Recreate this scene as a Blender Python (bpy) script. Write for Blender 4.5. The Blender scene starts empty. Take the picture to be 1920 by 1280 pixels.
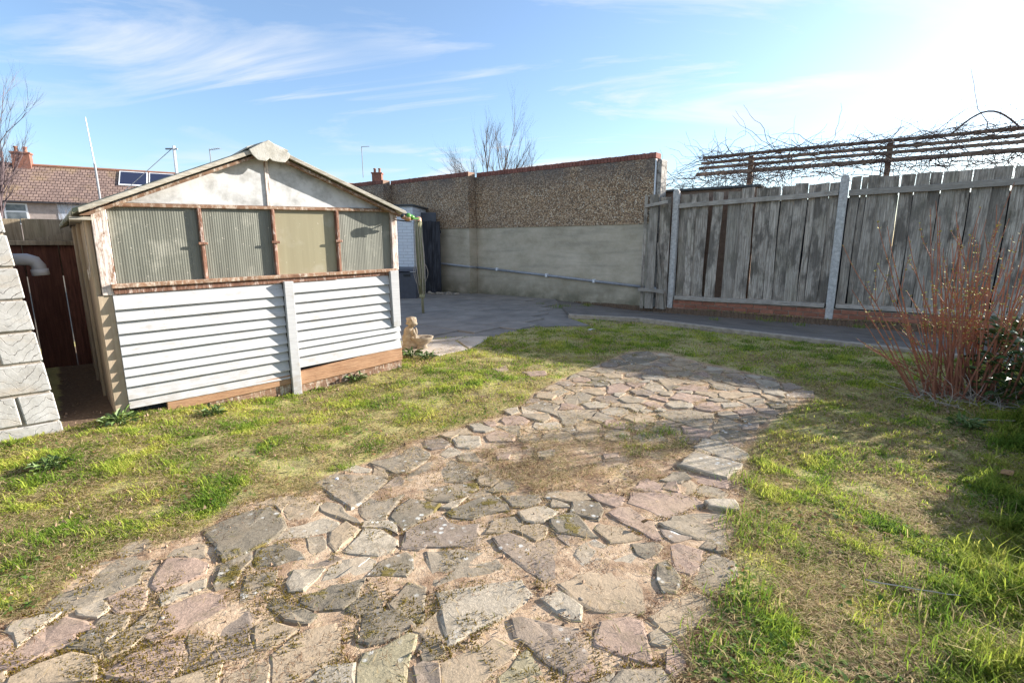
import bpy, bmesh, math, random
import numpy as np
from mathutils import Vector, Matrix
random.seed(7); rng = np.random.default_rng(11)
R = math.radians
scene = bpy.context.scene
col = scene.collection

# ---------------------------------------------------------------- camera
CAM_H, FPX, PITCH = 1.2, 935.0, math.atan(180 / 935.0)
cam_d = bpy.data.cameras.new('camera'); cam = bpy.data.objects.new('camera', cam_d); col.objects.link(cam)
cam.location = (0, 0, CAM_H); cam.rotation_euler = (math.pi / 2 - PITCH, 0, 0)
cam_d.sensor_width = 36; cam_d.lens = 36 * FPX / 1920; cam_d.clip_start = .05; cam_d.clip_end = 2000
scene.camera = cam

# ---------------------------------------------------------------- sky, sun, exposure
SUN_EL, SUN_AZ = R(18.4), R(20)          # azimuth counted from +X towards +Y
sun_dir = Vector((math.cos(SUN_EL) * math.cos(SUN_AZ), math.cos(SUN_EL) * math.sin(SUN_AZ), math.sin(SUN_EL)))
world = bpy.data.worlds.new('World'); scene.world = world; world.use_nodes = True
nt = world.node_tree; nt.nodes.clear()
def wn(t, **k):
    n = nt.nodes.new(t)
    for a, b in k.items(): setattr(n, a, b)
    return n
L = nt.links.new
sky = wn('ShaderNodeTexSky', sky_type='NISHITA', sun_disc=False)
sky.sun_elevation = SUN_EL; sky.sun_rotation = math.pi / 2 - SUN_AZ
sky.air_density = 1.0; sky.dust_density = .9; sky.ozone_density = 3.5
tc = wn('ShaderNodeTexCoord'); sep = wn('ShaderNodeSeparateXYZ'); L(tc.outputs['Generated'], sep.inputs[0])
def wmath(op, a, b=None, c=None, clamp=False):
    n = wn('ShaderNodeMath', operation=op, use_clamp=clamp)
    for i, x in enumerate((a, b, c)):
        if x is None: continue
        if isinstance(x, (int, float)): n.inputs[i].default_value = x
        else: L(x, n.inputs[i])
    return n.outputs[0]
zz = wmath('ADD', wmath('MAXIMUM', sep.outputs[2], 0.0), .12)
cx = wmath('DIVIDE', sep.outputs[0], zz); cy = wmath('DIVIDE', sep.outputs[1], zz)
cmb = wn('ShaderNodeCombineXYZ'); L(cx, cmb.inputs[0]); L(cy, cmb.inputs[1])
mp = wn('ShaderNodeMapping'); L(cmb.outputs[0], mp.inputs[0]); mp.inputs['Rotation'].default_value = (0, 0, R(24)); mp.inputs['Scale'].default_value = (.55, 1.1, 1); mp.inputs['Location'].default_value = (1.7, .35, 0)
n1 = wn('ShaderNodeTexNoise'); L(mp.outputs[0], n1.inputs['Vector']); n1.inputs['Scale'].default_value = 1.0; n1.inputs['Detail'].default_value = 8; n1.inputs['Roughness'].default_value = .6; n1.inputs['Distortion'].default_value = 1.5
n2 = wn('ShaderNodeTexNoise'); L(cmb.outputs[0], n2.inputs['Vector']); n2.inputs['Scale'].default_value = .5; n2.inputs['Detail'].default_value = 3
cl = wmath('MULTIPLY', wmath('MULTIPLY', wmath('SUBTRACT', n1.outputs[0], .49), 6.5, clamp=True), wmath('MULTIPLY', wmath('SUBTRACT', n2.outputs[0], .36), 5.0, clamp=True), clamp=True)
cl = wmath('MULTIPLY', wmath('ADD', wmath('MULTIPLY', cl, .88), .07), wmath('MULTIPLY', wmath('ADD', sep.outputs[2], .02), 9.0, clamp=True), clamp=True)
mixc = wn('ShaderNodeMix', data_type='RGBA'); L(cl, mixc.inputs['Factor']); L(sky.outputs[0], mixc.inputs['A']); mixc.inputs['B'].default_value = (3.6, 3.7, 3.85, 1)
bg = wn('ShaderNodeBackground'); L(mixc.outputs['Result'], bg.inputs[0]); bg.inputs[1].default_value = .10
wo = wn('ShaderNodeOutputWorld'); L(bg.outputs[0], wo.inputs[0])
sd = bpy.data.lights.new('sun', 'SUN'); sd.energy = 5.0; sd.angle = R(.53); sd.color = (1, .94, .86)
so = bpy.data.objects.new('sun', sd); col.objects.link(so); so.rotation_euler = sun_dir.to_track_quat('Z', 'Y').to_euler(); so.location = (20, 4, 9)
vs = scene.view_settings; vs.view_transform = 'Standard'; vs.look = 'None'; vs.gamma = 1; vs.use_curve_mapping = False; vs.exposure = 1.5

# ---------------------------------------------------------------- material helper
class NT:
    def __init__(s, name, rough=.8, spec=.3):
        s.m = bpy.data.materials.new(name); s.m.use_nodes = True; s.t = s.m.node_tree
        s.b = s.t.nodes['Principled BSDF']; s.b.inputs['Roughness'].default_value = rough
        s.b.inputs['Specular IOR Level'].default_value = spec
        s.tc = s.t.nodes.new('ShaderNodeTexCoord'); s.oi = None
    def n(s, t, **k):
        x = s.t.nodes.new(t)
        for a, b in k.items(): setattr(x, a, b)
        return x
    def link(s, a, b): s.t.links.new(a, b)
    def setv(s, sock, v):
        if isinstance(v, (int, float)): sock.default_value = v
        elif isinstance(v, tuple): sock.default_value = v if len(v) != 3 or sock.type == 'VECTOR' else (*v, 1)
        else: s.link(v, sock)
    def rnd(s):
        if not s.oi: s.oi = s.n('ShaderNodeObjectInfo')
        return s.oi.outputs['Random']
    def co(s, scale=(1, 1, 1), off=None, src='Object', rot=(0, 0, 0)):
        m = s.n('ShaderNodeMapping'); s.link(s.tc.outputs[src], m.inputs[0]); m.inputs['Scale'].default_value = scale; m.inputs['Rotation'].default_value = rot
        if off is not None: s.link(off, m.inputs['Location'])
        return m.outputs[0]
    def offs(s, k=40.):
        c = s.n('ShaderNodeCombineXYZ'); v = s.math('MULTIPLY', s.rnd(), k)
        s.link(v, c.inputs[0]); s.link(v, c.inputs[1]); s.link(v, c.inputs[2]); return c.outputs[0]
    def noise(s, co, scale, detail=4, rough=.6, dist=0, fac=True):
        x = s.n('ShaderNodeTexNoise'); s.link(co, x.inputs['Vector']); x.inputs['Scale'].default_value = scale; x.inputs['Detail'].default_value = detail; x.inputs['Roughness'].default_value = rough; x.inputs['Distortion'].default_value = dist
        return x.outputs[0 if fac else 1]
    def vor(s, co, scale, feat='F1', out='Distance', rand=1):
        x = s.n('ShaderNodeTexVoronoi', feature=feat); s.link(co, x.inputs['Vector']); x.inputs['Scale'].default_value = scale; x.inputs['Randomness'].default_value = rand
        return x.outputs[out]
    def math(s, op, a, b=None, c=None, clamp=False):
        x = s.n('ShaderNodeMath', operation=op, use_clamp=clamp)
        for i, v in enumerate((a, b, c)):
            if v is not None: s.setv(x.inputs[i], v)
        return x.outputs[0]
    def rng(s, v, a, b, c=0., d=1.):
        x = s.n('ShaderNodeMapRange'); s.setv(x.inputs[0], v)
        for i, q in enumerate((a, b, c, d)): x.inputs[i + 1].default_value = q
        return x.outputs[0]
    def mix(s, f, a, b, mode='MIX'):
        x = s.n('ShaderNodeMix', data_type='RGBA', blend_type=mode); s.setv(x.inputs['Factor'], f); s.setv(x.inputs['A'], a); s.setv(x.inputs['B'], b); return x.outputs['Result']
    def ramp(s, f, stops, interp='LINEAR'):
        x = s.n('ShaderNodeValToRGB'); s.link(f, x.inputs[0]); e = x.color_ramp.elements; x.color_ramp.interpolation = interp
        while len(e) < len(stops): e.new(.5)
        for i, (p, c) in enumerate(stops): e[i].position = p; e[i].color = (*c, 1)
        return x.outputs[0]
    def attr(s, name, out='Fac'):
        x = s.n('ShaderNodeAttribute', attribute_name=name); return x.outputs[out]
    def bump(s, h, strength=.5, dist=.01):
        x = s.n('ShaderNodeBump'); s.setv(x.inputs['Height'], h); x.inputs['Strength'].default_value = strength; x.inputs['Distance'].default_value = dist; s.link(x.outputs[0], s.b.inputs['Normal'])
    def color(s, c): s.setv(s.b.inputs['Base Color'], c); return s
    def sepz(s, src='Object'):
        x = s.n('ShaderNodeSeparateXYZ'); s.link(s.tc.outputs[src], x.inputs[0]); return x.outputs
M = {}
def wood(name, light, dark, stain=.5, sc=1., green=.0, paintc=None, pf=.5, along='z', rough=.85):
    t = NT(name, rough, .2); o = t.offs()
    st = {'z': (26 * sc, 26 * sc, 1.1 * sc), 'xy': (2.5 * sc, 2.5 * sc, 34 * sc)}[along]
    g = t.noise(t.co(st, o), 2.2, 6, .65, .4); f = t.noise(t.co((1, 1, .45), o), 4.5, 5, .65)
    c = t.mix(t.rng(g, .36, .64), dark, light)
    c = t.mix(t.math('MULTIPLY', t.rng(f, .46, .60), stain), c, tuple(x * .22 for x in dark))
    c = t.mix(t.math('MULTIPLY', t.rnd(), .6), c, tuple(x * .38 for x in light))
    if green: c = t.mix(t.math('MULTIPLY', t.rng(t.noise(t.co((1, 1, .6), o), 2.3, 4), .5, .75), green), c, (.10, .11, .035))
    if paintc:
        p = t.noise(t.co((1.5, 1.5, .55), o), 20, 8, .75, .3); c = t.mix(t.math('MULTIPLY', t.rng(p, pf - .07, pf + .07), .85), c, paintc)
    g2 = t.noise(t.co(tuple(x * 3.2 for x in st), o), 2.0, 3, .6); c = t.mix(t.math('MULTIPLY', t.rng(g2, .52, .66), .5), c, tuple(x * .45 for x in dark))
    t.color(c); t.bump(t.math('ADD', g, t.math('MULTIPLY', g2, .5)), .6, .006); M[name] = t.m; return t.m
wood('fence_wood', (.70, .61, .51), (.22, .18, .145), .75, 1, .25)
wood('rail_wood', (.60, .53, .45), (.32, .275, .23), .25, 1, .1, along='xy')
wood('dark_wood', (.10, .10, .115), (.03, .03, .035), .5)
wood('gate_wood', (.26, .11, .075), (.12, .05, .038), .4)
wood('pale_wood', (.42, .35, .25), (.24, .19, .13), .3, 1, .3)
wood('raw_wood', (.56, .34, .20), (.38, .20, .11), .15, 1, along='xy')
wood('peel_wood', (.40, .25, .16), (.20, .10, .06), .35, 1, 0, (.62, .54, .44), .56, along='xy')
wood('peel_post', (.42, .27, .18), (.22, .11, .07), .25, 1, 0, (.74, .66, .60), .44)
wood('rust_bar', (.40, .22, .15), (.17, .075, .05), .35, 1, 0, (.62, .52, .46), .60)
wood('barge_wood', (.62, .58, .50), (.40, .35, .27), .3, 1, .15, along='xy')
wood('dryer_wood', (.46, .44, .28), (.28, .27, .15), .2)
wood('trellis_wood', (.46, .35, .27), (.22, .16, .125), .3, 1, .25, along='xy')
def white_paint():
    t = NT('white_paint', .55, .35); o = t.offs()
    g = t.noise(t.co((3, 3, 60), o), 1.5, 5, .6); f = t.noise(t.co((1, 1, 2.2), o), 7, 6, .7); s2 = t.noise(t.co((1, 1, 1), o), 60, 2)
    c = t.mix(t.rng(g, .25, .75), (.38, .38, .385), (.50, .50, .50))
    c = t.mix(t.math('MULTIPLY', t.rng(f, .55, .70), .6), c, (.33, .29, .24)); zz = t.sepz()[2]; c = t.mix(t.math('MULTIPLY', t.math('MULTIPLY', t.rng(zz, .32, .02), t.rng(t.noise(t.co((1, 1, 2), o), 9, 6, .7), .38, .62)), .55), c, (.26, .21, .15)); c = t.mix(t.math('MULTIPLY', t.rng(s2, .70, .74), .7), c, (.3, .26, .22))
    t.color(c); t.bump(t.math('ADD', g, t.math('MULTIPLY', f, .6)), .35, .004); M['white_paint'] = t.m
white_paint()
def plain(name, c, var=.35, sc=8, rough=.8, spec=.3, bump=.2, bd=.005, metal=0, c2=None, lo=.35, hi=.65, obj_var=0.):
    t = NT(name, rough, spec); o = t.offs(); f = t.noise(t.co((1, 1, 1), o), sc, 6, .65)
    a = t.mix(t.rng(f, lo, hi), c2 or tuple(x * (1 - var) for x in c), c)
    if obj_var: a = t.mix(t.math('MULTIPLY', t.rnd(), obj_var), a, tuple(x * .4 for x in c))
    t.color(a); t.b.inputs['Metallic'].default_value = metal
    if bump: t.bump(t.noise(t.co((1, 1, 1), o), sc * 6, 4), bump, bd)
    M[name] = t.m; return t
plain('gable_panel', (.56, .555, .54), c2=(.32, .315, .30), sc=7, lo=.33, hi=.56)
plain('asbestos', (.44, .42, .33), c2=(.16, .17, .09), sc=9, bump=.5)
plain('ridge_cap', (.52, .50, .45), c2=(.32, .30, .25), sc=12, bump=.5)
plain('concrete_post', (.62, .595, .56), c2=(.37, .35, .325), sc=22, bump=.5)
plain('felt', (.10, .105, .105), sc=20, bump=.6)
plain('grey_plastic', (.42, .42, .44), .2, 5, .4, .5, 0)
plain('bin_plastic', (.075, .08, .10), .3, 5, .45, .5, 0)
plain('white_metal', (.75, .76, .78), .15, 5, .4, .5, 0)
plain('grey_metal', (.30, .31, .33), .3, 5, .45, .5, 0)
plain('pipe_grey', (.32, .33, .36), .3, 9, .4, .5, 0)
plain('brick', (.46, .19, .12), .45, 14, .9, .2, .5, .006, c2=(.30, .13, .085), obj_var=.6)
plain('coping_brick', (.34, .14, .105), .4, 14, .9, .2, .5, .006, c2=(.22, .10, .08), obj_var=.6)
plain('hut_brick', (.33, .22, .16), .3, 10, .9, .2, .4)
plain('mortar', (.42, .36, .29), .4, 12, .95, .1, .6)
plain('chimney_brick', (.30, .14, .10), .4, 6)
plain('terracotta', (.36, .17, .11), .25, 6)
plain('white_upvc', (.80, .81, .83), .05, 4, .35, .5, 0)
plain('ivory_wall', (.46, .38, .34), .25, 3)
plain('bluewhite_wall', (.55, .58, .64), .2, 3)
plain('bark_grey', (.17, .135, .12), .4, 20)
plain('bark_purple', (.17, .125, .13), .4, 20)
plain('vine_bark', (.12, .085, .075), .45, 20)
plain('cane_red', (.42, .18, .105), .45, 14, c2=(.26, .11, .07))
plain('bud', (.52, .50, .14), .4, 30)
plain('rope', (.55, .48, .40), .3, 30)
plain('stone_statue', (.38, .32, .24), .5, 26, .9, .2, .6, .006, c2=(.25, .19, .13))
plain('parrot_green', (.10, .32, .04), .5, 30, .4, .5, 0)
plain('parrot_dark', (.02, .025, .03), .4, 30, .4, .5, 0)
plain('parrot_tan', (.45, .26, .16), .3, 30, .5, .4, 0)
plain('litter', (.72, .74, .78), .1, 12, .5, .4, 0)
plain('dead_leaf', (.36, .20, .08), .5, 40)
plain('leaf_green', (.075, .14, .035), .5, 30, .38, .5, .2)
plain('weed_green', (.13, .20, .05), .5, 30, .5, .4, .2)
plain('ground_far', (.16, .13, .09), .4, 2)
def mk():
    # white outhouse bricks: paint over brick relief
    t = NT('painted_brick', .6); br = t.n('ShaderNodeTexBrick'); t.link(t.co((1, 1, 1), rot=(R(90), 0, 0)), br.inputs['Vector'])
    br.inputs['Scale'].default_value = 1; br.inputs['Brick Width'].default_value = .225; br.inputs['Row Height'].default_value = .075; br.inputs['Mortar Size'].default_value = .006
    br.inputs['Color1'].default_value = (.70, .72, .76, 1); br.inputs['Color2'].default_value = (.66, .68, .72, 1); br.inputs['Mortar'].default_value = (.50, .51, .54, 1)
    t.color(t.mix(t.rng(t.noise(t.co(), 5, 6), .62, .7), br.outputs[0], (.30, .24, .22))); t.bump(t.math('SUBTRACT', 1.0, br.outputs['Fac']), .6, .006); M['painted_brick'] = t.m
    # pebbledash
    t = NT('pebbledash', .85); c0 = t.co(); vc = t.vor(c0, 46, out='Color'); vd = t.vor(c0, 46); sx = t.n('ShaderNodeSeparateColor'); t.link(vc, sx.inputs[0])
    c = t.ramp(sx.outputs[0], [(0, (.15, .095, .055)), (.35, (.37, .235, .135)), (.7, (.56, .375, .225)), (.92, (.68, .54, .38)), (1, (.78, .68, .55))])
    c = t.mix(t.rng(vd, .45, .8), c, (.13, .095, .07)); big = t.noise(t.co((1, 1, 1.6)), 1.3, 5); c = t.mix(t.math('MULTIPLY', t.rng(big, .45, .75), .45), c, (.14, .115, .095))
    z = t.sepz()[2]; c = t.mix(t.math('MULTIPLY', t.rng(z, 2.35, 2.85), t.rng(t.noise(t.co((1, 1, .4)), 2.5, 5), .3, .6, .1, .75)), c, (.13, .115, .11))
    t.color(c); t.bump(t.math('SUBTRACT', 1.0, vd), 1.0, .012); M['pebbledash'] = t.m
    # lower render
    t = NT('wall_render', .9, .2); a = t.noise(t.co((1, 1, 1.5)), 2.0, 7, .65); b = t.noise(t.co((.5, .5, 5)), 1.6, 4); d = t.noise(t.co(), 30, 5)
    c = t.mix(t.rng(a, .3, .7), (.36, .30, .21), (.60, .51, .39)); c = t.mix(t.math('MULTIPLY', t.rng(b, .5, .68), .4), c, (.22, .195, .155)); c = t.mix(t.math('MULTIPLY', t.rng(d, .35, .7), .3), c, (.52, .47, .38))
    z = t.sepz()[2]; damp = t.math('MULTIPLY', t.rng(z, .5, .0), t.rng(t.noise(t.co(), 3, 5), .25, .6), clamp=True)
    c = t.mix(t.math('MULTIPLY', damp, .8), c, (.13, .12, .075)); t.color(c); t.bump(t.math('ADD', a, t.math('MULTIPLY', d, .3)), .5, .012); M['wall_render'] = t.m
    t = NT('broken_render', .9, .2); a = t.noise(t.co(), 9, 7, .7); t.color(t.ramp(a, [(.35, (.12, .10, .09)), (.5, (.40, .37, .33)), (.7, (.52, .49, .45))])); t.bump(a, 1, .03); M['broken_render'] = t.m
    # reconstituted stone blocks with weathered paint and zigzag tooling
    t = NT('face_block', .8, .2); o = t.offs(); w = t.n('ShaderNodeTexWave', wave_type='BANDS', bands_direction='Z', wave_profile='TRI'); 
    zig = t.n('ShaderNodeTexWave', wave_type='BANDS', bands_direction='X', wave_profile='TRI'); t.link(t.co((1, 1, 1)), zig.inputs[0]); zig.inputs['Scale'].default_value = 1.9
    cmbz = t.n('ShaderNodeCombineXYZ'); sp = t.sepz(); t.link(t.math('ADD', t.math('ADD', sp[2], t.math('MULTIPLY', zig.outputs['Fac'], .09)), t.math('MULTIPLY', t.noise(t.co((1, 1, 1), o), 4, 4), .20)), cmbz.inputs[2]); t.link(cmbz.outputs[0], w.inputs[0]); w.inputs['Scale'].default_value = 5.5
    line = t.rng(w.outputs['Fac'], .09, .02); brk = t.rng(t.noise(t.co((1, 1, 1), o), 6, 3), .40, .52, 0., .9)
    f = t.noise(t.co((1, 1, 1), o), 7, 6, .7); c = t.mix(t.rng(f, .3, .7), (.30, .285, .26), (.46, .45, .43)); c = t.mix(t.math('MULTIPLY', t.rng(t.noise(t.co((1, 1, 3), o), 3, 5), .52, .7), .6), c, (.38, .31, .23))
    c = t.mix(t.math('MULTIPLY', line, brk), c, (.10, .085, .075)); t.color(c); t.bump(t.math('SUBTRACT', f, t.math('MULTIPLY', line, .5)), .6, .01); M['face_block'] = t.m
    # ribbed plastic glazing
    for nm, c1, c2 in (('ribbed_plastic', (.115, .115, .092), (.20, .20, .162)), ('tan_board', (.24, .21, .13), (.29, .26, .165))):
        t = NT(nm, .38, .5); o = t.offs(); a = t.noise(t.co((9, 9, .5), o), 2, 5); b = t.noise(t.co((1, 1, 1), o), 4, 6, .6)
        c = t.mix(t.rng(a, .3, .7), c1, c2); c = t.mix(t.math('MULTIPLY', t.rng(b, .55, .75), .5), c, (.42, .40, .33)); z = t.sepz()[2]
        c = t.mix(t.math('MULTIPLY', t.rng(t.noise(t.co((1, 1, 1), o), 45, 3), .68, .72), .6), c, (.55, .5, .42)); t.color(c); M[nm] = t.m
    # shed side sheet
    t = NT('side_sheet', .85, .2); a = t.noise(t.co((14, 14, .7)), 1.6, 6); b = t.noise(t.co((1, 1, .5)), 3, 5); c = t.mix(t.rng(a, .3, .7), (.32, .235, .16), (.52, .42, .31)); c = t.mix(t.math('MULTIPLY', t.rng(b, .45, .7), .6), c, (.20, .19, .12)); t.color(c); t.bump(a, .4, .006); M['side_sheet'] = t.m
    # paving slabs in shade
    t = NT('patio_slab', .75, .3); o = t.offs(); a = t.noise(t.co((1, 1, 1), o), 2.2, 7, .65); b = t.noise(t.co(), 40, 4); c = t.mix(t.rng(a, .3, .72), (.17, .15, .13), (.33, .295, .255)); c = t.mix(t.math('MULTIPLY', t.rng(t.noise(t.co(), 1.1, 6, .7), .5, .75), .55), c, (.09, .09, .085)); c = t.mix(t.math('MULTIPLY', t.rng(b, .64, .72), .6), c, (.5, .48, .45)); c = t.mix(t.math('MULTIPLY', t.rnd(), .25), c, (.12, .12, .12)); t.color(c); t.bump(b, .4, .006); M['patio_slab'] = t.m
    t = NT('path_tar', .85, .25); a = t.noise(t.co(), 2, 7, .7); b = t.noise(t.co(), 60, 4, .7); c = t.mix(t.rng(a, .3, .7), (.10, .09, .08), (.22, .195, .17)); c = t.mix(t.math('MULTIPLY', t.rng(b, .62, .7), .8), c, (.36, .34, .32)); c = t.mix(t.math('MULTIPLY', t.rng(t.noise(t.co(), 3.5, 5), .55, .7), .6), c, (.11, .10, .05)); t.color(c); t.bump(b, .8, .01); M['path_tar'] = t.m
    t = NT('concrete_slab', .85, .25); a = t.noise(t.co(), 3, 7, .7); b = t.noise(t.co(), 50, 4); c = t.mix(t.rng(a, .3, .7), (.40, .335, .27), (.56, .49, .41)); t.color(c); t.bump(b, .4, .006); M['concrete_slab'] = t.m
    # roof tiles
    for nm, a1, a2 in (('roof_tile', (.20, .14, .12), (.28, .195, .16)), ('roof_tile_red', (.36, .15, .10), (.46, .21, .14))):
        t = NT(nm, .85, .2); br = t.n('ShaderNodeTexBrick'); t.link(t.tc.outputs['UV'], br.inputs['Vector']); br.inputs['Scale'].default_value = 1; br.inputs['Brick Width'].default_value = .36; br.inputs['Row Height'].default_value = .34; br.inputs['Mortar Size'].default_value = .035; br.inputs['Mortar Smooth'].default_value = .6
        br.inputs['Color1'].default_value = (*a1, 1); br.inputs['Color2'].default_value = (*a2, 1); br.inputs['Mortar'].default_value = (.06, .035, .03, 1)
        c = br.outputs[0]; n_ = t.noise(t.co(), .35, 5); c = t.mix(t.math('MULTIPLY', t.rng(n_, .5, .72), .55), c, (.34, .24, .10)); t.color(c); t.bump(t.math('SUBTRACT', 1.0, br.outputs['Fac']), .8, .05); M[nm] = t.m
    t = NT('solar', .15, .6); t.color((.025, .03, .06)); M['solar'] = t.m
    t = NT('window_glass', .08, .6); t.color(t.mix(t.rng(t.noise(t.co(), 1.5, 3), .4, .6), (.06, .075, .09), (.16, .18, .20))); M['window_glass'] = t.m
    # crazy paving stone kinds
    for k, c0 in dict(g=(.31, .255, .185), l=(.42, .355, .265), d=(.22, .185, .135), p=(.38, .27, .205), v=(.28, .22, .17), t=(.39, .30, .20), n=(.35, .30, .19)).items():
        t = NT('paving_' + k, .9, .2); o = t.offs(60); p = t.co((1, 1, 1), o)
        a = t.noise(p, 5, 7, .7); b = t.noise(p, 70, 4, .7); c = t.mix(t.rng(a, .28, .72), tuple(x * .72 for x in c0), tuple(min(1, x * 1.15) for x in c0))
        c = t.mix(t.math('MULTIPLY', t.rng(b, .45, .62), .5), c, tuple(x * .5 for x in c0)); c = t.mix(t.math('MULTIPLY', t.rng(t.noise(p, 190, 2), .55, .68), .55), c, tuple(min(1, x * 1.6) for x in c0)); c = t.mix(t.math('MULTIPLY', t.rng(t.noise(p, 11, 5, .7), .52, .66), .5), c, (.17, .135, .085)); c = t.mix(t.math('MULTIPLY', t.rng(t.noise(p, 3.2, 5), .48, .68), .55), c, (.44, .33, .22))
        amt = {'d': .56, 'v': .6, 'g': .62, 'n': .60, 'l': .66, 't': .66, 'p': .7}[k]
        lich = t.math('MULTIPLY', t.rng(t.math('ADD', t.vor(p, 24), t.math('MULTIPLY', t.noise(p, 55, 4, .8), .55)), .56, .44), t.rng(t.noise(p, 4, 3), amt - .08, amt))
        c = t.mix(t.math('MULTIPLY', lich, .8), c, (.60, .59, .54)); ms = {'d': .57, 'n': .58, 'g': .64}.get(k, .68)
        moss = t.rng(t.noise(p, 7, 6, .7), ms, ms + .05); c = t.mix(t.math('MULTIPLY', moss, .85), c, (.15, .115, .022))
        t.color(c); t.bump(t.math('ADD', t.math('ADD', a, t.math('MULTIPLY', b, .35)), t.math('MULTIPLY', moss, .6)), .7, .008); M['paving_' + k] = t.m
    # ground: soil / thatch / sandy mortar from vertex masks
    t = NT('garden_ground', .95, .1); p = t.co(); a = t.noise(p, 6, 7, .7); b = t.noise(p, 45, 5, .7); e = t.noise(p, 130, 3)
    soil = t.mix(t.rng(b, .3, .7), (.085, .055, .036), (.20, .14, .095)); thatch = t.mix(t.rng(e, .35, .65), (.27, .25, .09), (.50, .42, .19))
    sand = t.mix(t.rng(b, .3, .7), (.38, .26, .165), (.60, .455, .31)); sand = t.mix(t.math('MULTIPLY', t.rng(a, .45, .60), .8), sand, (.25, .155, .095))
    sand = t.mix(t.math('MULTIPLY', t.rng(t.noise(p, 5.5, 6, .7), .6, .66), .8), sand, (.14, .11, .03))
    g = t.mix(t.rng(t.math('ADD', a, t.math('MULTIPLY', t.attr('dry'), .25)), .42, .62), soil, thatch)
    c = t.mix(t.rng(t.math('ADD', t.attr('mort'), t.math('MULTIPLY', t.math('SUBTRACT', a, .5), .9)), .38, .62), g, sand)
    t.color(c); t.bump(t.math('ADD', t.math('ADD', a, t.math('MULTIPLY', b, .45)), t.math('MULTIPLY', e, .2)), .6, .014); M['garden_ground'] = t.m
    # blades with per-blade colour, light coming through them
    for nm in ('grass_blade', 'straw_blade'):
        t = NT(nm, .75, .15); ca = t.attr('Col', 'Color'); t.color(ca); tr = t.n('ShaderNodeBsdfTranslucent'); t.link(ca, tr.inputs[0]); mx = t.n('ShaderNodeMixShader'); mx.inputs[0].default_value = .5
        t.link(t.b.outputs[0], mx.inputs[1]); t.link(tr.outputs[0], mx.inputs[2]); t.link(mx.outputs[0], t.t.nodes['Material Output'].inputs[0]); M[nm] = t.m
    t = NT('soil_crumb', .95, .1); t.color(t.mix(t.rng(t.noise(t.co(), 9, 3), .35, .65), (.13, .085, .055), (.36, .25, .17))); M['soil_crumb'] = t.m
mk()

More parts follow.
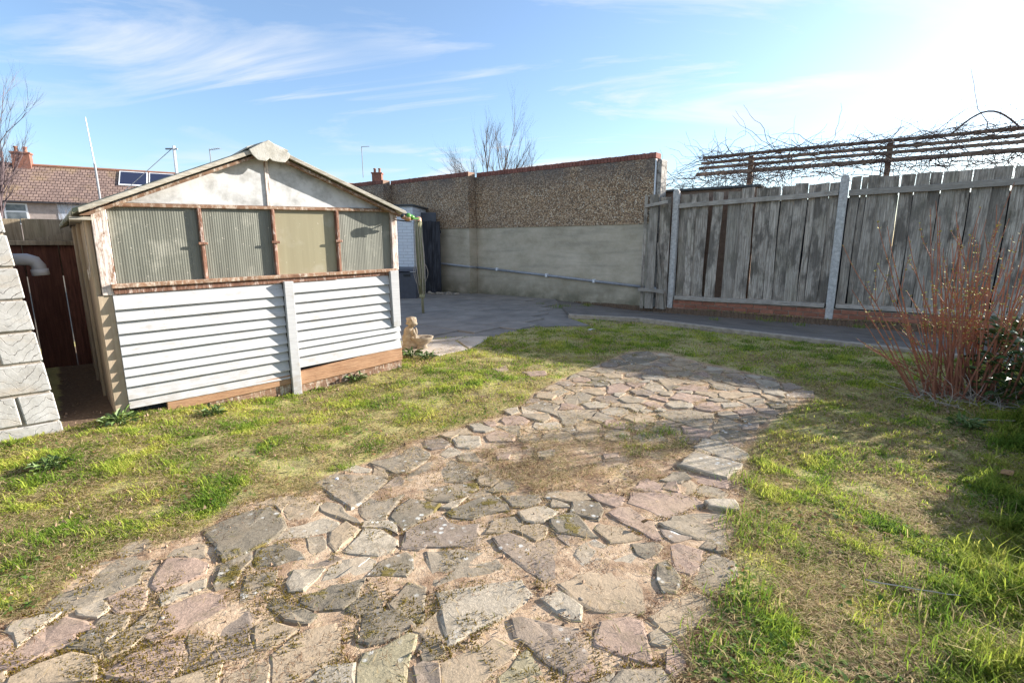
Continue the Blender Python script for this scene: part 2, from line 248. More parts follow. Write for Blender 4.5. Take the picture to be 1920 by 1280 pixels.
# ---------------------------------------------------------------- geometry helpers
class Frame:
    def __init__(s, x, y, deg, z=0):
        a = R(deg); s.o = Vector((x, y, z)); s.u = Vector((math.cos(a), math.sin(a), 0)); s.n = Vector((math.sin(a), -math.cos(a), 0)); s.a = a
    lean = 0.; skew = 0.
    def __call__(s, p, d, z): return s.o + s.u * (p - s.lean * z + s.skew * d) + s.n * d + Vector((0, 0, z))
def wloc(o):
    v = Vector((0, 0, 0))
    while o is not None: v = v + o.location; o = o.parent
    return v
def tag(o, label=None, cat=None, group=None, kind=None):
    if label: o['label'] = label
    if cat: o['category'] = cat
    if group: o['group'] = group
    if kind: o['kind'] = kind
    return o
def thing(name, loc, label, cat, group=None):
    o = bpy.data.objects.new(name, None); o.empty_display_size = .1; o.location = loc; col.objects.link(o); return tag(o, label, cat, group)
class MB:
    def __init__(s): s.v = []; s.f = []; s.uv = None
    def add(s, vs, fs):
        k = len(s.v); s.v += [Vector(v) for v in vs]; s.f += [tuple(i + k for i in f) for f in fs]; return s
    def hexa(s, p):   # 8 points: bottom 4 (ccw), top 4
        return s.add(p, [(3, 2, 1, 0), (4, 5, 6, 7), (0, 1, 5, 4), (1, 2, 6, 5), (2, 3, 7, 6), (3, 0, 4, 7)])
    def box(s, F, p0, p1, d0, d1, z0, z1, dz=0, dzt=None, j=0):
        """box in a frame; dz lifts the p1 end (slanting members); dzt the lift of its top"""
        if dzt is None: dzt = dz
        q = lambda: random.uniform(-j, j)
        return s.hexa([F(p0 + q(), d1, z0 + q()), F(p1 + q(), d1, z0 + dz + q()), F(p1 + q(), d0, z0 + dz), F(p0 + q(), d0, z0), F(p0 + q(), d1, z1 + q()), F(p1 + q(), d1, z1 + dzt + q()), F(p1 + q(), d0, z1 + dzt), F(p0 + q(), d0, z1)])
    def prism(s, F, poly, d0, d1):   # polygon in the (p,z) plane extruded along the normal
        n = len(poly); vs = [F(p, d1, z) for p, z in poly] + [F(p, d0, z) for p, z in poly]
        return s.add(vs, [tuple(range(n)), tuple(range(2 * n - 1, n - 1, -1))] + [(i, i + n, (i + 1) % n + n, (i + 1) % n) for i in range(n)])
    def slab(s, poly, z0, z1):       # ground polygon extruded upward
        n = len(poly); vs = [(x, y, z1) for x, y in poly] + [(x, y, z0) for x, y in poly]
        return s.add(vs, [tuple(range(n)), tuple(range(2 * n - 1, n - 1, -1))] + [(i, i + n, (i + 1) % n + n, (i + 1) % n) for i in range(n)])
    def tube(s, pts, r, n=5, cap=True):
        pts = [Vector(p) for p in pts]; m = len(pts); rs = r if isinstance(r, (list, tuple)) else [r] * m
        k = len(s.v); ref = None
        for i, p in enumerate(pts):
            t = (pts[min(i + 1, m - 1)] - pts[max(i - 1, 0)])
            t = t.normalized() if t.length > 1e-9 else Vector((0, 0, 1))
            a = t.cross(Vector((.31, .17, .93)) if abs(t.z) < .9 else Vector((1, .2, 0))).normalized(); b = t.cross(a)
            for j in range(n):
                w = 2 * math.pi * j / n; s.v.append(p + (a * math.cos(w) + b * math.sin(w)) * rs[i])
        for i in range(m - 1):
            for j in range(n): s.f.append((k + i * n + j, k + i * n + (j + 1) % n, k + (i + 1) * n + (j + 1) % n, k + (i + 1) * n + j))
        if cap: s.f.append(tuple(k + j for j in range(n))[::-1]); s.f.append(tuple(k + (m - 1) * n + j for j in range(n)))
        return s
    def lathe(s, c, prof, n=16):   # prof: (r,z)
        k = len(s.v)
        for r, z in prof:
            for j in range(n): w = 2 * math.pi * j / n; s.v.append(Vector((c[0] + r * math.cos(w), c[1] + r * math.sin(w), c[2] + z)))
        for i in range(len(prof) - 1):
            for j in range(n): s.f.append((k + i * n + j, k + i * n + (j + 1) % n, k + (i + 1) * n + (j + 1) % n, k + (i + 1) * n + j))
        return s
    def build(s, name, mat, parent=None, smooth=False, bevel=0, offset=None):
        me = bpy.data.meshes.new(name); off = wloc(parent) if parent is not None else Vector((0, 0, 0))
        if offset is not None: off = Vector(offset)
        me.from_pydata([v - off for v in s.v], [], s.f); me.materials.append(M[mat] if isinstance(mat, str) else mat)
        bm = bmesh.new(); bm.from_mesh(me); bmesh.ops.recalc_face_normals(bm, faces=bm.faces)
        if bevel: bmesh.ops.bevel(bm, geom=list(bm.edges), offset=bevel, segments=1, affect='EDGES', clamp_overlap=True)
        bm.to_mesh(me); bm.free()
        if smooth: me.polygons.foreach_set('use_smooth', [True] * len(me.polygons))
        if s.uv:
            pass
        o = bpy.data.objects.new(name, me); col.objects.link(o)
        if parent is not None: o.parent = parent
        elif offset is not None: o.location = offset
        return o
def inpoly(x, y, poly):
    x = np.asarray(x); y = np.asarray(y); c = np.zeros(x.shape, bool); n = len(poly)
    for i in range(n):
        x1, y1 = poly[i]; x2, y2 = poly[(i + 1) % n]
        if y1 == y2: continue
        c ^= ((y1 > y) != (y2 > y)) & (x < (x2 - x1) * (y - y1) / (y2 - y1) + x1)
    return c
_perm = rng.random((8, 64, 64))
def vnoise(x, y, sc, k=0, oct=3):
    out = 0; amp = .5; tot = 0
    for o in range(oct):
        X = np.asarray(x) * sc * 2 ** o + 17.3 * k + 100; Y = np.asarray(y) * sc * 2 ** o + 9.1 * k + 100
        i = np.floor(X).astype(int); j = np.floor(Y).astype(int); fx = X - i; fy = Y - j; fx = fx * fx * (3 - 2 * fx); fy = fy * fy * (3 - 2 * fy)
        P = _perm[(k + o) % 8]; g = lambda a, b: P[a % 64, b % 64]
        out = out + amp * ((g(i, j) * (1 - fx) + g(i + 1, j) * fx) * (1 - fy) + (g(i, j + 1) * (1 - fx) + g(i + 1, j + 1) * fx) * fy); tot += amp; amp *= .5
    return out / tot
def sstep(a, b, v): t = np.clip((v - a) / (b - a), 0, 1); return t * t * (3 - 2 * t)
def gpt(u, v, z=0.):
    """ground position that the photograph shows at pixel (u, v), used to survey outlines"""
    a = (u - 960) / FPX; b = (640 - v) / FPX; cp, sp = math.cos(PITCH), math.sin(PITCH)
    d = (a, cp + b * sp, -sp + b * cp); t = (z - CAM_H) / d[2]; return (d[0] * t, d[1] * t)

# ---------------------------------------------------------------- ground outlines (metres)
PAVE = [gpt(*p) for p in [(-120, 1200), (75, 1145), (150, 1060), (270, 1030), (390, 990), (440, 945), (520, 925), (590, 925), (600, 895), (690, 865), (760, 828), (870, 798), (960, 768), (1010, 730), (1100, 690), (1180, 658), (1250, 662), (1330, 685), (1440, 708), (1535, 742), (1440, 795), (1400, 850), (1405, 900), (1385, 1000), (1372, 1080), (1335, 1160), (1290, 1280)]] + [(.55, .7), (-1.9, .7)]
CLIP = [gpt(*p) for p in [(900, 850), (960, 815), (1100, 790), (1220, 790), (1290, 820), (1300, 870), (1240, 900), (1150, 925), (1000, 920), (930, 890)]]
TUFT = [gpt(*p) for p in [(1120, 800), (1200, 790), (1290, 815), (1290, 840), (1180, 850), (1120, 835)]]
SF = Frame(-2.79, 3.46, 41); BF = Frame(-2.95, 3.11, 42); FF = Frame(3.19, 9.98, -34.57); WF = Frame(2.76, 10.16, -37.49)
xy = lambda v: (v.x, v.y)
BL = Frame(-2.95, 3.11, 42); BL.lean = .075; BL.skew = .15
SHEDP = [xy(SF(a, b, 0)) for a, b in ((-.03, -.02), (2.22, -.02), (2.22, -2.1), (-.03, -2.1))]
BLOCKP = [xy(BF(a, b, 0)) for a, b in ((-3, .0), (.0, .0), (.0, -3), (-3, -3))]
ALLEY = [xy(BF(a, b, 0)) for a, b in ((0, -.05), (.32, -.15), (.34, -3.6), (0, -3.6))]
KERB = [(.976, 8.452), (2.08, 8.021), (3.029, 6.996), (3.795, 6.233), (4.515, 5.587), (5.145, 4.872), (8.2, 2.1)]
PATH = KERB + [xy(FF(9.4, .14, 0)), xy(FF(-.6, .14, 0)), xy(WF(-2.2, .02, 0))]
PATIO = [(-3.4, 6.0), (-1.35, 6.2), (-.989, 6.495), (-.244, 6.614), (-.149, 6.864), (.375, 7.526), (1.214, 7.631), (.976, 8.452), xy(WF(-2.2, .02, 0)), xy(WF(-4.6, .02, 0)), xy(WF(-4.6, .30, 0)), xy(WF(-7.4, .30, 0)), (-5.2, 12.5)]
def gh(x, y):
    """height of the garden soil"""
    x = np.asarray(x, float); y = np.asarray(y, float)
    h = -.07 * np.exp(-(((x + 1.75) / .8) ** 2 + ((y - 4.0) / .7) ** 2)) + .03 * (vnoise(x, y, .9, 1, 2) - .5)
    return h - .02 * sstep(5.2, 7, y) * sstep(-1, 1, x)
# ---------------------------------------------------------------- the ground
g = MB().add([(-900, -300, -.14), (900, -300, -.14), (900, 1500, -.14), (-900, 1500, -.14)], [(0, 1, 2, 3)]).build('ground', 'ground_far'); tag(g, kind='structure')
xs = np.arange(-5.6, 8.6, .035); ys = np.arange(.45, 11.2, .035); GX, GY = np.meshgrid(xs, ys); nx, ny = len(xs), len(ys)
pv = inpoly(GX, GY, PAVE).astype(float); clp = inpoly(GX, GY, CLIP).astype(float)
def blur(a, k=3):
    for _ in range(k):
        p = np.pad(a, 1, mode='edge'); a = (p[:-2, 1:-1] + p[2:, 1:-1] + p[1:-1, :-2] + p[1:-1, 2:] + a) / 5
    return a
pvb = blur(pv, 6); mort = np.clip(pvb - .35 * blur(clp, 14), 0, 1)
GZ = gh(GX, GY) + .023 * (vnoise(GX, GY, 6, 2, 3) - .5) * (1 - .35 * pvb) + .0045 * pvb
GZ -= .10 * (inpoly(GX, GY, PATIO) | inpoly(GX, GY, PATH)) + .14 * inpoly(GX, GY, PATH)
me = bpy.data.meshes.new('garden_soil'); nv = nx * ny; me.vertices.add(nv); me.vertices.foreach_set('co', np.stack([GX, GY, GZ], -1).ravel().astype(np.float32))
ii = (np.arange(ny - 1)[:, None] * nx + np.arange(nx - 1)[None]).ravel(); quads = np.stack([ii, ii + 1, ii + nx + 1, ii + nx], -1).astype(np.int32)
nq = len(quads); me.loops.add(nq * 4); me.loops.foreach_set('vertex_index', quads.ravel()); me.polygons.add(nq); me.polygons.foreach_set('loop_start', np.arange(nq, dtype=np.int32) * 4)
me.update(); me.polygons.foreach_set('use_smooth', np.ones(nq, bool))
bare_ = ((.567 * GX + .823 * GY > 9.3) | inpoly(GX, GY, ALLEY)) * 2.5
for nm, a in (('mort', mort), ('dry', vnoise(GX, GY, 1.6, 3, 3) + clp * .5 - bare_)):
    at = me.attributes.new(nm, 'FLOAT', 'POINT'); at.data.foreach_set('value', a.ravel().astype(np.float32))
me.materials.append(M['garden_ground']); soil_o = bpy.data.objects.new('garden_soil', me); col.objects.link(soil_o); tag(soil_o, kind='structure')
# ---- crazy paving: every stone its own slab on the mortar bed
STONES = """g -1.575,1.458 -1.577,1.525 -1.617,1.677 -1.580,1.718 -1.466,1.770 -1.396,1.762 -1.374,1.663 -1.344,1.598 -1.391,1.561 -1.408,1.525 -1.429,1.502 -1.469,1.475 -1.497,1.453
p -1.289,1.585 -1.316,1.667 -1.333,1.737 -1.237,1.743 -1.166,1.708 -1.144,1.653 -1.190,1.608 -1.232,1.577 -1.253,1.564
p -1.396,1.525 -1.334,1.579 -1.288,1.561 -1.254,1.502 -1.246,1.469 -1.299,1.448 -1.348,1.480
p -1.491,1.268 -1.491,1.396 -1.463,1.432 -1.384,1.411 -1.322,1.382 -1.368,1.358 -1.350,1.320 -1.387,1.294 -1.413,1.255 -1.450,1.227 -1.498,1.235
t -1.409,1.196 -1.371,1.239 -1.316,1.281 -1.239,1.272 -1.170,1.192 -1.261,1.181 -1.393,1.169
t -1.243,1.307 -1.229,1.348 -1.203,1.453 -1.172,1.458 -1.147,1.401 -1.149,1.358 -1.155,1.311 -1.191,1.277
p -1.152,1.215 -1.135,1.285 -1.060,1.334 -1.023,1.343 -0.973,1.255 -0.965,1.203 -1.004,1.184 -1.136,1.203
g -1.564,1.777 -1.565,1.840 -1.512,1.873 -1.463,1.824 -1.471,1.777 -1.525,1.751
g -1.350,1.755 -1.350,1.805 -1.281,1.845 -1.245,1.828 -1.197,1.755
l -1.228,1.540 -1.220,1.564 -1.152,1.608 -1.126,1.627 -1.103,1.583 -1.134,1.546 -1.168,1.511 -1.184,1.489
p -1.158,1.451 -1.115,1.523 -1.056,1.552 -1.006,1.540 -0.969,1.478 -0.986,1.440 -1.036,1.399 -1.073,1.365 -1.101,1.337 -1.143,1.356
d -1.314,1.946 -1.224,2.089 -1.132,2.141 -1.031,2.039 -0.980,1.964 -0.985,1.894 -1.032,1.813 -1.118,1.737 -1.137,1.759 -1.229,1.853
l -1.007,1.942 -0.844,2.039 -0.771,2.011 -0.742,1.955 -0.863,1.894 -0.972,1.877
d -1.003,1.737 -1.018,1.805 -0.916,1.849 -0.844,1.789 -0.807,1.744 -0.899,1.708 -0.974,1.698
d -1.108,1.708 -1.035,1.782 -1.009,1.737 -1.018,1.680 -1.001,1.601 -1.046,1.570 -1.072,1.601
d -0.979,1.640 -0.883,1.674 -0.861,1.608 -0.859,1.552 -0.869,1.523 -0.925,1.506 -0.956,1.577
g -0.855,1.886 -0.796,1.899 -0.748,1.813 -0.777,1.763 -0.809,1.797
l -0.810,1.608 -0.817,1.674 -0.710,1.680 -0.720,1.627 -0.740,1.570 -0.783,1.564
v -1.024,1.394 -0.948,1.428 -0.886,1.474 -0.848,1.419 -0.780,1.297 -0.811,1.283 -0.881,1.261 -0.922,1.233 -0.946,1.227 -1.006,1.336
d -0.824,1.483 -0.824,1.527 -0.794,1.522 -0.649,1.451 -0.664,1.415 -0.699,1.419 -0.742,1.428
d -0.726,1.542 -0.645,1.589 -0.591,1.600 -0.541,1.627 -0.542,1.532 -0.574,1.483 -0.655,1.474 -0.724,1.502
d -0.551,1.474 -0.537,1.517 -0.474,1.594 -0.439,1.483 -0.462,1.446 -0.498,1.455
t -0.718,1.283 -0.651,1.381 -0.572,1.411 -0.542,1.360 -0.519,1.283 -0.553,1.247 -0.615,1.188 -0.672,1.186
t -0.812,1.205 -0.768,1.247 -0.723,1.261 -0.707,1.247 -0.687,1.188 -0.805,1.179
t -0.819,1.394 -0.793,1.419 -0.738,1.398 -0.681,1.385 -0.713,1.344 -0.734,1.309 -0.773,1.309
g -0.805,2.620 -0.669,2.715 -0.599,2.878 -0.488,2.765 -0.489,2.651 -0.572,2.510 -0.624,2.489 -0.696,2.553
l -0.915,2.517 -0.876,2.597 -0.771,2.546 -0.772,2.503 -0.832,2.496
g -0.997,2.369 -0.942,2.468 -0.696,2.455 -0.651,2.408 -0.664,2.332 -0.731,2.164 -0.749,2.132 -0.788,2.170 -0.892,2.260 -0.918,2.283
g -0.717,2.164 -0.637,2.338 -0.563,2.354 -0.517,2.344 -0.522,2.283 -0.547,2.203 -0.554,2.148 -0.566,2.051 -0.634,2.032 -0.703,2.117
g -0.566,2.434 -0.472,2.628 -0.432,2.670 -0.324,2.651 -0.265,2.590 -0.200,2.503 -0.202,2.441 -0.259,2.401 -0.409,2.395 -0.545,2.411
d -0.483,2.307 -0.411,2.329 -0.287,2.376 -0.180,2.388 -0.175,2.319 -0.228,2.260 -0.301,2.205 -0.374,2.205 -0.426,2.248
d -0.548,2.056 -0.536,2.143 -0.489,2.220 -0.418,2.197 -0.339,2.175 -0.374,2.096 -0.415,2.032 -0.456,1.976 -0.469,1.966
g -0.880,2.181 -0.796,2.143 -0.769,2.096 -0.669,2.003 -0.699,2.008 -0.782,2.056 -0.875,2.106 -0.901,2.148
l -0.670,1.804 -0.640,1.966 -0.567,1.957 -0.483,1.883 -0.469,1.842 -0.487,1.799 -0.530,1.776 -0.664,1.793
v -0.446,1.850 -0.446,1.940 -0.398,1.994 -0.311,2.068 -0.283,2.013 -0.228,1.985 -0.144,2.013 -0.138,1.846 -0.346,1.838 -0.371,1.814 -0.445,1.822
d -0.307,2.096 -0.152,2.231 -0.085,2.254 -0.027,2.170 -0.016,2.117 -0.122,2.088 -0.172,2.046 -0.263,2.061
g -0.344,1.801 -0.208,1.812 -0.085,1.790 -0.050,1.740 -0.030,1.706 -0.042,1.691 -0.132,1.656 -0.228,1.620 -0.269,1.600 -0.284,1.602 -0.308,1.680
d -0.531,1.650 -0.502,1.733 -0.421,1.788 -0.392,1.760 -0.377,1.693 -0.392,1.649
l -0.695,1.685 -0.670,1.742 -0.583,1.768 -0.532,1.735 -0.525,1.692 -0.595,1.648 -0.692,1.619
l -0.265,1.560 -0.200,1.577 -0.035,1.617 0.036,1.628 0.067,1.544 0.053,1.522 -0.007,1.466 -0.097,1.403 -0.173,1.336 -0.194,1.329 -0.212,1.379 -0.235,1.455
t -0.198,1.188 -0.201,1.257 -0.139,1.293 -0.057,1.349 0.016,1.302 0.001,1.270 -0.055,1.224 -0.090,1.181 -0.141,1.147 -0.188,1.147
n -0.039,1.206 0.046,1.301 0.071,1.266 0.109,1.188 0.113,1.171 -0.023,1.160
v -0.284,1.243 -0.260,1.257 -0.215,1.253 -0.203,1.188 -0.203,1.154 -0.262,1.154
d -0.281,1.310 -0.264,1.359 -0.228,1.347 -0.204,1.302 -0.207,1.286 -0.262,1.270
d -0.418,1.496 -0.376,1.610 -0.307,1.582 -0.294,1.465 -0.291,1.426 -0.339,1.427
n -0.442,1.294 -0.388,1.314 -0.334,1.370 -0.301,1.365 -0.300,1.314 -0.312,1.262 -0.300,1.188 -0.302,1.147 -0.423,1.147 -0.453,1.246
d -0.487,1.426 -0.460,1.455 -0.381,1.473 -0.316,1.407 -0.343,1.382 -0.396,1.346 -0.439,1.329 -0.477,1.344
g -0.126,2.302 -0.040,2.413 0.009,2.400 0.017,2.304 -0.096,2.292
g -0.046,2.252 0.122,2.252 0.135,2.198 0.107,2.167 0.051,2.146 0.002,2.156
l 0.032,2.092 0.105,2.131 0.149,2.142 0.208,2.092 0.175,2.054 0.142,2.015 0.100,2.006 0.059,2.025
g 0.184,2.154 0.199,2.200 0.263,2.154 0.261,2.135 0.188,2.135
d 0.170,2.023 0.267,2.078 0.299,2.040 0.320,1.974 0.359,1.882 0.308,1.882 0.195,1.924 0.171,1.985
d 0.270,2.082 0.286,2.173 0.408,2.163 0.411,2.092 0.378,2.016 0.302,2.062
d -0.110,1.933 -0.085,2.031 0.007,2.060 0.042,2.023 0.037,1.969 -0.033,1.942
v -0.079,1.887 -0.008,1.920 0.092,1.837 0.153,1.886 0.206,1.845 0.210,1.754 0.190,1.682 0.172,1.631 0.116,1.612 0.085,1.657 0.025,1.726 -0.048,1.815
l 0.247,1.769 0.272,1.821 0.345,1.869 0.384,1.821 0.466,1.813 0.467,1.761 0.434,1.727 0.322,1.733 0.273,1.705
t 0.358,1.940 0.385,1.983 0.469,1.955 0.536,1.872 0.461,1.849 0.402,1.841
p 0.441,2.076 0.496,2.117 0.543,2.117 0.617,1.992 0.615,1.924 0.619,1.865 0.612,1.854 0.582,1.861 0.528,1.940 0.455,2.042
d 0.488,1.831 0.594,1.846 0.603,1.810 0.571,1.766 0.516,1.735 0.490,1.766
l 0.103,1.524 0.169,1.558 0.232,1.484 0.220,1.423 0.188,1.432 0.146,1.469
t 0.166,1.597 0.247,1.650 0.433,1.670 0.468,1.641 0.481,1.530 0.447,1.475 0.431,1.433 0.402,1.448 0.277,1.465 0.225,1.508
v -0.003,1.431 0.035,1.440 0.215,1.390 0.232,1.280 0.226,1.264 0.147,1.220 0.113,1.243 0.055,1.321 0.011,1.352
p 0.287,1.405 0.377,1.422 0.417,1.405 0.414,1.338 0.407,1.236 0.341,1.264 0.254,1.312 0.260,1.343
t 0.448,1.426 0.551,1.506 0.640,1.552 0.684,1.474 0.661,1.432 0.593,1.392 0.544,1.358 0.502,1.340 0.470,1.377
g 0.643,1.591 0.714,1.694 0.782,1.759 0.851,1.709 0.820,1.629 0.773,1.598 0.723,1.538 0.683,1.526
d 0.524,1.603 0.555,1.695 0.591,1.715 0.606,1.667 0.608,1.610 0.571,1.544 0.525,1.550
p 0.636,1.813 0.677,1.828 0.753,1.782 0.691,1.663 0.653,1.638 0.613,1.670 0.618,1.725
p 0.164,1.214 0.228,1.249 0.248,1.230 0.212,1.188 0.151,1.165
p 0.463,1.280 0.493,1.301 0.507,1.263 0.487,1.222 0.456,1.197 0.442,1.222
l 0.431,1.352 0.460,1.370 0.483,1.329 0.464,1.312 0.429,1.321
l 1.094,2.826 1.216,2.963 1.321,2.898 1.373,2.735 1.355,2.685 1.271,2.633 1.197,2.673 1.155,2.771
l 0.907,2.539 1.049,2.706 1.096,2.692 1.260,2.562 1.228,2.515 1.141,2.446 1.110,2.402 1.074,2.424 0.943,2.531
p 0.597,2.302 0.698,2.406 0.755,2.342 0.739,2.273 0.731,2.259 0.658,2.274
p 0.754,2.292 0.788,2.342 0.834,2.362 0.823,2.273 0.810,2.259
t 0.840,2.312 0.913,2.384 0.934,2.331 0.899,2.263 0.848,2.239
g 0.923,2.292 0.965,2.330 1.023,2.299 1.051,2.241 1.004,2.205 0.951,2.215 0.910,2.234
p 0.549,2.156 0.586,2.258 0.739,2.248 0.824,2.253 0.846,2.220 0.876,2.209 0.899,2.147 0.868,2.113 0.774,2.078 0.682,2.028 0.658,2.036 0.589,2.113
l 0.907,2.147 0.949,2.162 1.038,2.153 1.019,2.069 0.960,2.087 0.912,2.104
g 0.638,1.977 0.812,2.056 0.978,2.056 0.915,1.970 0.879,1.894 0.843,1.854 0.763,1.861 0.714,1.896 0.650,1.948
g 0.099,3.591 0.241,3.758 0.368,3.635 0.306,3.553 0.200,3.531
g 0.402,3.777 0.569,3.988 0.650,3.877 0.603,3.758 0.489,3.665 0.427,3.689
g 0.061,3.421 0.257,3.455 0.268,3.361 0.218,3.271 0.156,3.326
g 0.338,3.483 0.446,3.540 0.625,3.540 0.565,3.404 0.444,3.252 0.361,3.199 0.345,3.284
g -0.102,3.192 0.054,3.196 0.051,3.012 0.015,3.028 -0.053,3.126
l -0.296,3.228 -0.216,3.241 -0.118,3.122 -0.175,3.077 -0.251,3.109
l -0.057,3.525 0.039,3.584 0.050,3.483 -0.003,3.427
g 0.155,2.757 0.249,2.781 0.244,2.719 0.192,2.669 0.151,2.681
l 0.289,3.983 0.430,4.085 0.482,4.010 0.379,3.885
p -0.203,3.284 -0.121,3.278 -0.107,3.196 -0.149,3.180
p 0.536,2.716 0.622,2.739 0.603,2.681 0.534,2.655
p -0.191,4.787 -0.062,4.905 -0.041,4.712 -0.132,4.656
p 0.104,4.638 0.306,4.675 0.324,4.532 0.171,4.481
p -0.084,2.703 -0.014,2.727 -0.024,2.668 -0.078,2.655
l -0.421,2.731 -0.381,2.846 -0.298,2.765 -0.375,2.689
g 1.042,3.405 1.134,3.499 1.319,3.539 1.456,3.455 1.434,3.380 1.285,3.117 1.200,3.199
g 1.437,3.308 1.496,3.361 1.573,3.194 1.548,3.155 1.477,3.221
l 1.602,3.672 1.734,3.695 1.754,3.629 1.576,3.552
g 1.769,3.745 1.925,3.811 1.979,3.760 1.924,3.663 1.805,3.596
t 2.004,3.852 2.085,3.890 2.102,3.715 2.059,3.663 2.008,3.736
t 1.654,3.820 1.710,3.938 1.953,3.909 1.940,3.867 1.772,3.781 1.668,3.751
p 1.376,3.615 1.564,3.721 1.556,3.534 1.459,3.499 1.371,3.539
p 1.253,3.790 1.363,3.938 1.581,3.820 1.414,3.707 1.360,3.680
l 1.116,4.119 1.250,4.293 1.290,4.119 1.270,3.988 1.166,3.988
p 1.095,3.820 1.177,3.890 1.229,3.790 1.195,3.707
g 1.608,4.383 1.715,4.515 1.769,4.383 1.655,4.293
g 1.526,4.592 1.703,4.668 1.713,4.549 1.588,4.431
g 1.852,4.464 1.924,4.493 1.958,4.304 1.913,4.239 1.791,4.293
v 1.988,4.506 2.104,4.557 2.153,4.343 2.064,4.277 1.995,4.331
g 2.105,4.119 2.173,4.162 2.153,4.049 2.075,4.004
v 2.344,4.191 2.445,4.236 2.467,4.083 2.292,3.991 2.269,4.021
v 2.218,3.883 2.358,3.971 2.491,3.971 2.387,3.796 2.177,3.796
g 1.854,4.592 2.016,4.636 1.944,4.515 1.851,4.527
p 1.634,3.507 1.784,3.552 1.762,3.455 1.642,3.410
t 1.317,4.343 1.477,4.452 1.573,4.304 1.407,4.198 1.315,4.162
p 1.360,4.049 1.564,4.180 1.668,4.108 1.634,3.954 1.495,3.988
t 0.949,4.343 1.122,4.452 1.166,4.343 1.079,4.273
p 0.829,4.155 0.951,4.254 1.019,4.119 0.907,3.954 0.791,3.954
v 1.199,4.681 1.429,4.855 1.471,4.549 1.355,4.515 1.244,4.592
l 0.928,3.534 1.002,3.552 1.035,3.494 0.950,3.450
v 1.954,4.191 2.118,4.217 2.068,4.056 1.969,4.090
v 2.290,4.464 2.373,4.415 2.369,4.331 2.267,4.331
p 0.992,3.672 1.092,3.721 1.140,3.588 1.067,3.566
d 1.184,5.351 1.390,5.514 1.565,5.577 1.570,5.237 1.395,5.036 1.226,4.985"""
bed = MB()
pb = [(x, y) for x, y in PAVE]
bed.slab([(x * .985 + .0, y * .985 + .02) for x, y in pb], -.09, -.035)
paving = bed.build('crazy_paving', 'mortar'); tag(paving, kind='structure')
def stone(poly, kind, thick=None, grow=.007):
    c0 = Vector((sum(p[0] for p in poly) / len(poly), sum(p[1] for p in poly) / len(poly)))
    poly = [tuple(Vector(p) + (Vector(p) - c0).normalized() * grow) for p in poly]; pts = []
    n = len(poly)
    for i in range(n):
        a, b = Vector(poly[i]), Vector(poly[(i + 1) % n]); l = (b - a).length; m = max(1, int(l / .045))
        for k in range(m):
            p = a.lerp(b, k / m)
            if k: p += Vector((random.gauss(0, .005), random.gauss(0, .005)))
            pts.append(p)
    c = sum(pts, Vector((0, 0))) / len(pts); far = c.y
    top = (thick if thick else random.uniform(.0062, .0125)) + float(gh(c.x, c.y)) + (.003 if far > 2.6 else 0)
    tx, ty = random.gauss(0, .012), random.gauss(0, .012); m = len(pts); vs = []
    ins = min(.012, .06 * math.sqrt(abs(sum(pts[i].x * pts[(i + 1) % m].y - pts[(i + 1) % m].x * pts[i].y for i in range(m)) / 2)))
    for lay in range(4):
        for p in pts:
            d = (c - p); dl = max(d.length, 1e-4); k = (-.008, -.003, ins * .3 - .003, ins)[lay] / dl; q = p + d * k
            zt = top + (q.x - c.x) * tx + (q.y - c.y) * ty; z = (-.045, zt - .009, zt - .0025, zt)[lay] + (random.gauss(0, .0012) if lay else 0); vs.append((q.x, q.y, z))
    vs.append((c.x, c.y, top + random.gauss(0, .001))); b = MB(); fs = []
    for lay in range(3):
        for i in range(m): fs.append((lay * m + i, lay * m + (i + 1) % m, (lay + 1) * m + (i + 1) % m, (lay + 1) * m + i))
    fs += [(3 * m + i, 3 * m + (i + 1) % m, 4 * m) for i in range(m)]
    b.add(vs, fs); o = b.build('paving_stone', 'paving_' + kind, paving, smooth=False); return o
SMX, SMY = np.meshgrid(np.arange(-2.6, 3.4, .01), np.arange(.6, 6.6, .01)); SM = np.zeros(SMX.shape, bool)
for i, l in enumerate(STONES.strip().split('\n')):
    k, *pp = l.split(); poly = [tuple(map(float, q.split(','))) for q in pp]
    ar = sum(poly[i][0] * poly[(i + 1) % len(poly)][1] - poly[(i + 1) % len(poly)][0] * poly[i][1] for i in range(len(poly)))
    if ar < 0: poly = poly[::-1]
    cy_ = sum(p[1] for p in poly) / len(poly)
    q_ = [max(0, int((min(p[1] for p in poly) - .6) / .01)), int((max(p[1] for p in poly) - .6) / .01) + 2, max(0, int((min(p[0] for p in poly) + 2.6) / .01)), int((max(p[0] for p in poly) + 2.6) / .01) + 2]
    SM[q_[0]:q_[1], q_[2]:q_[3]] |= inpoly(SMX[q_[0]:q_[1], q_[2]:q_[3]], SMY[q_[0]:q_[1], q_[2]:q_[3]], poly)
    stone(poly, k, 0.026 if k == 'l' and 2.0 < cy_ < 2.6 and sum(p[0] for p in poly) / len(poly) > .6 else None)
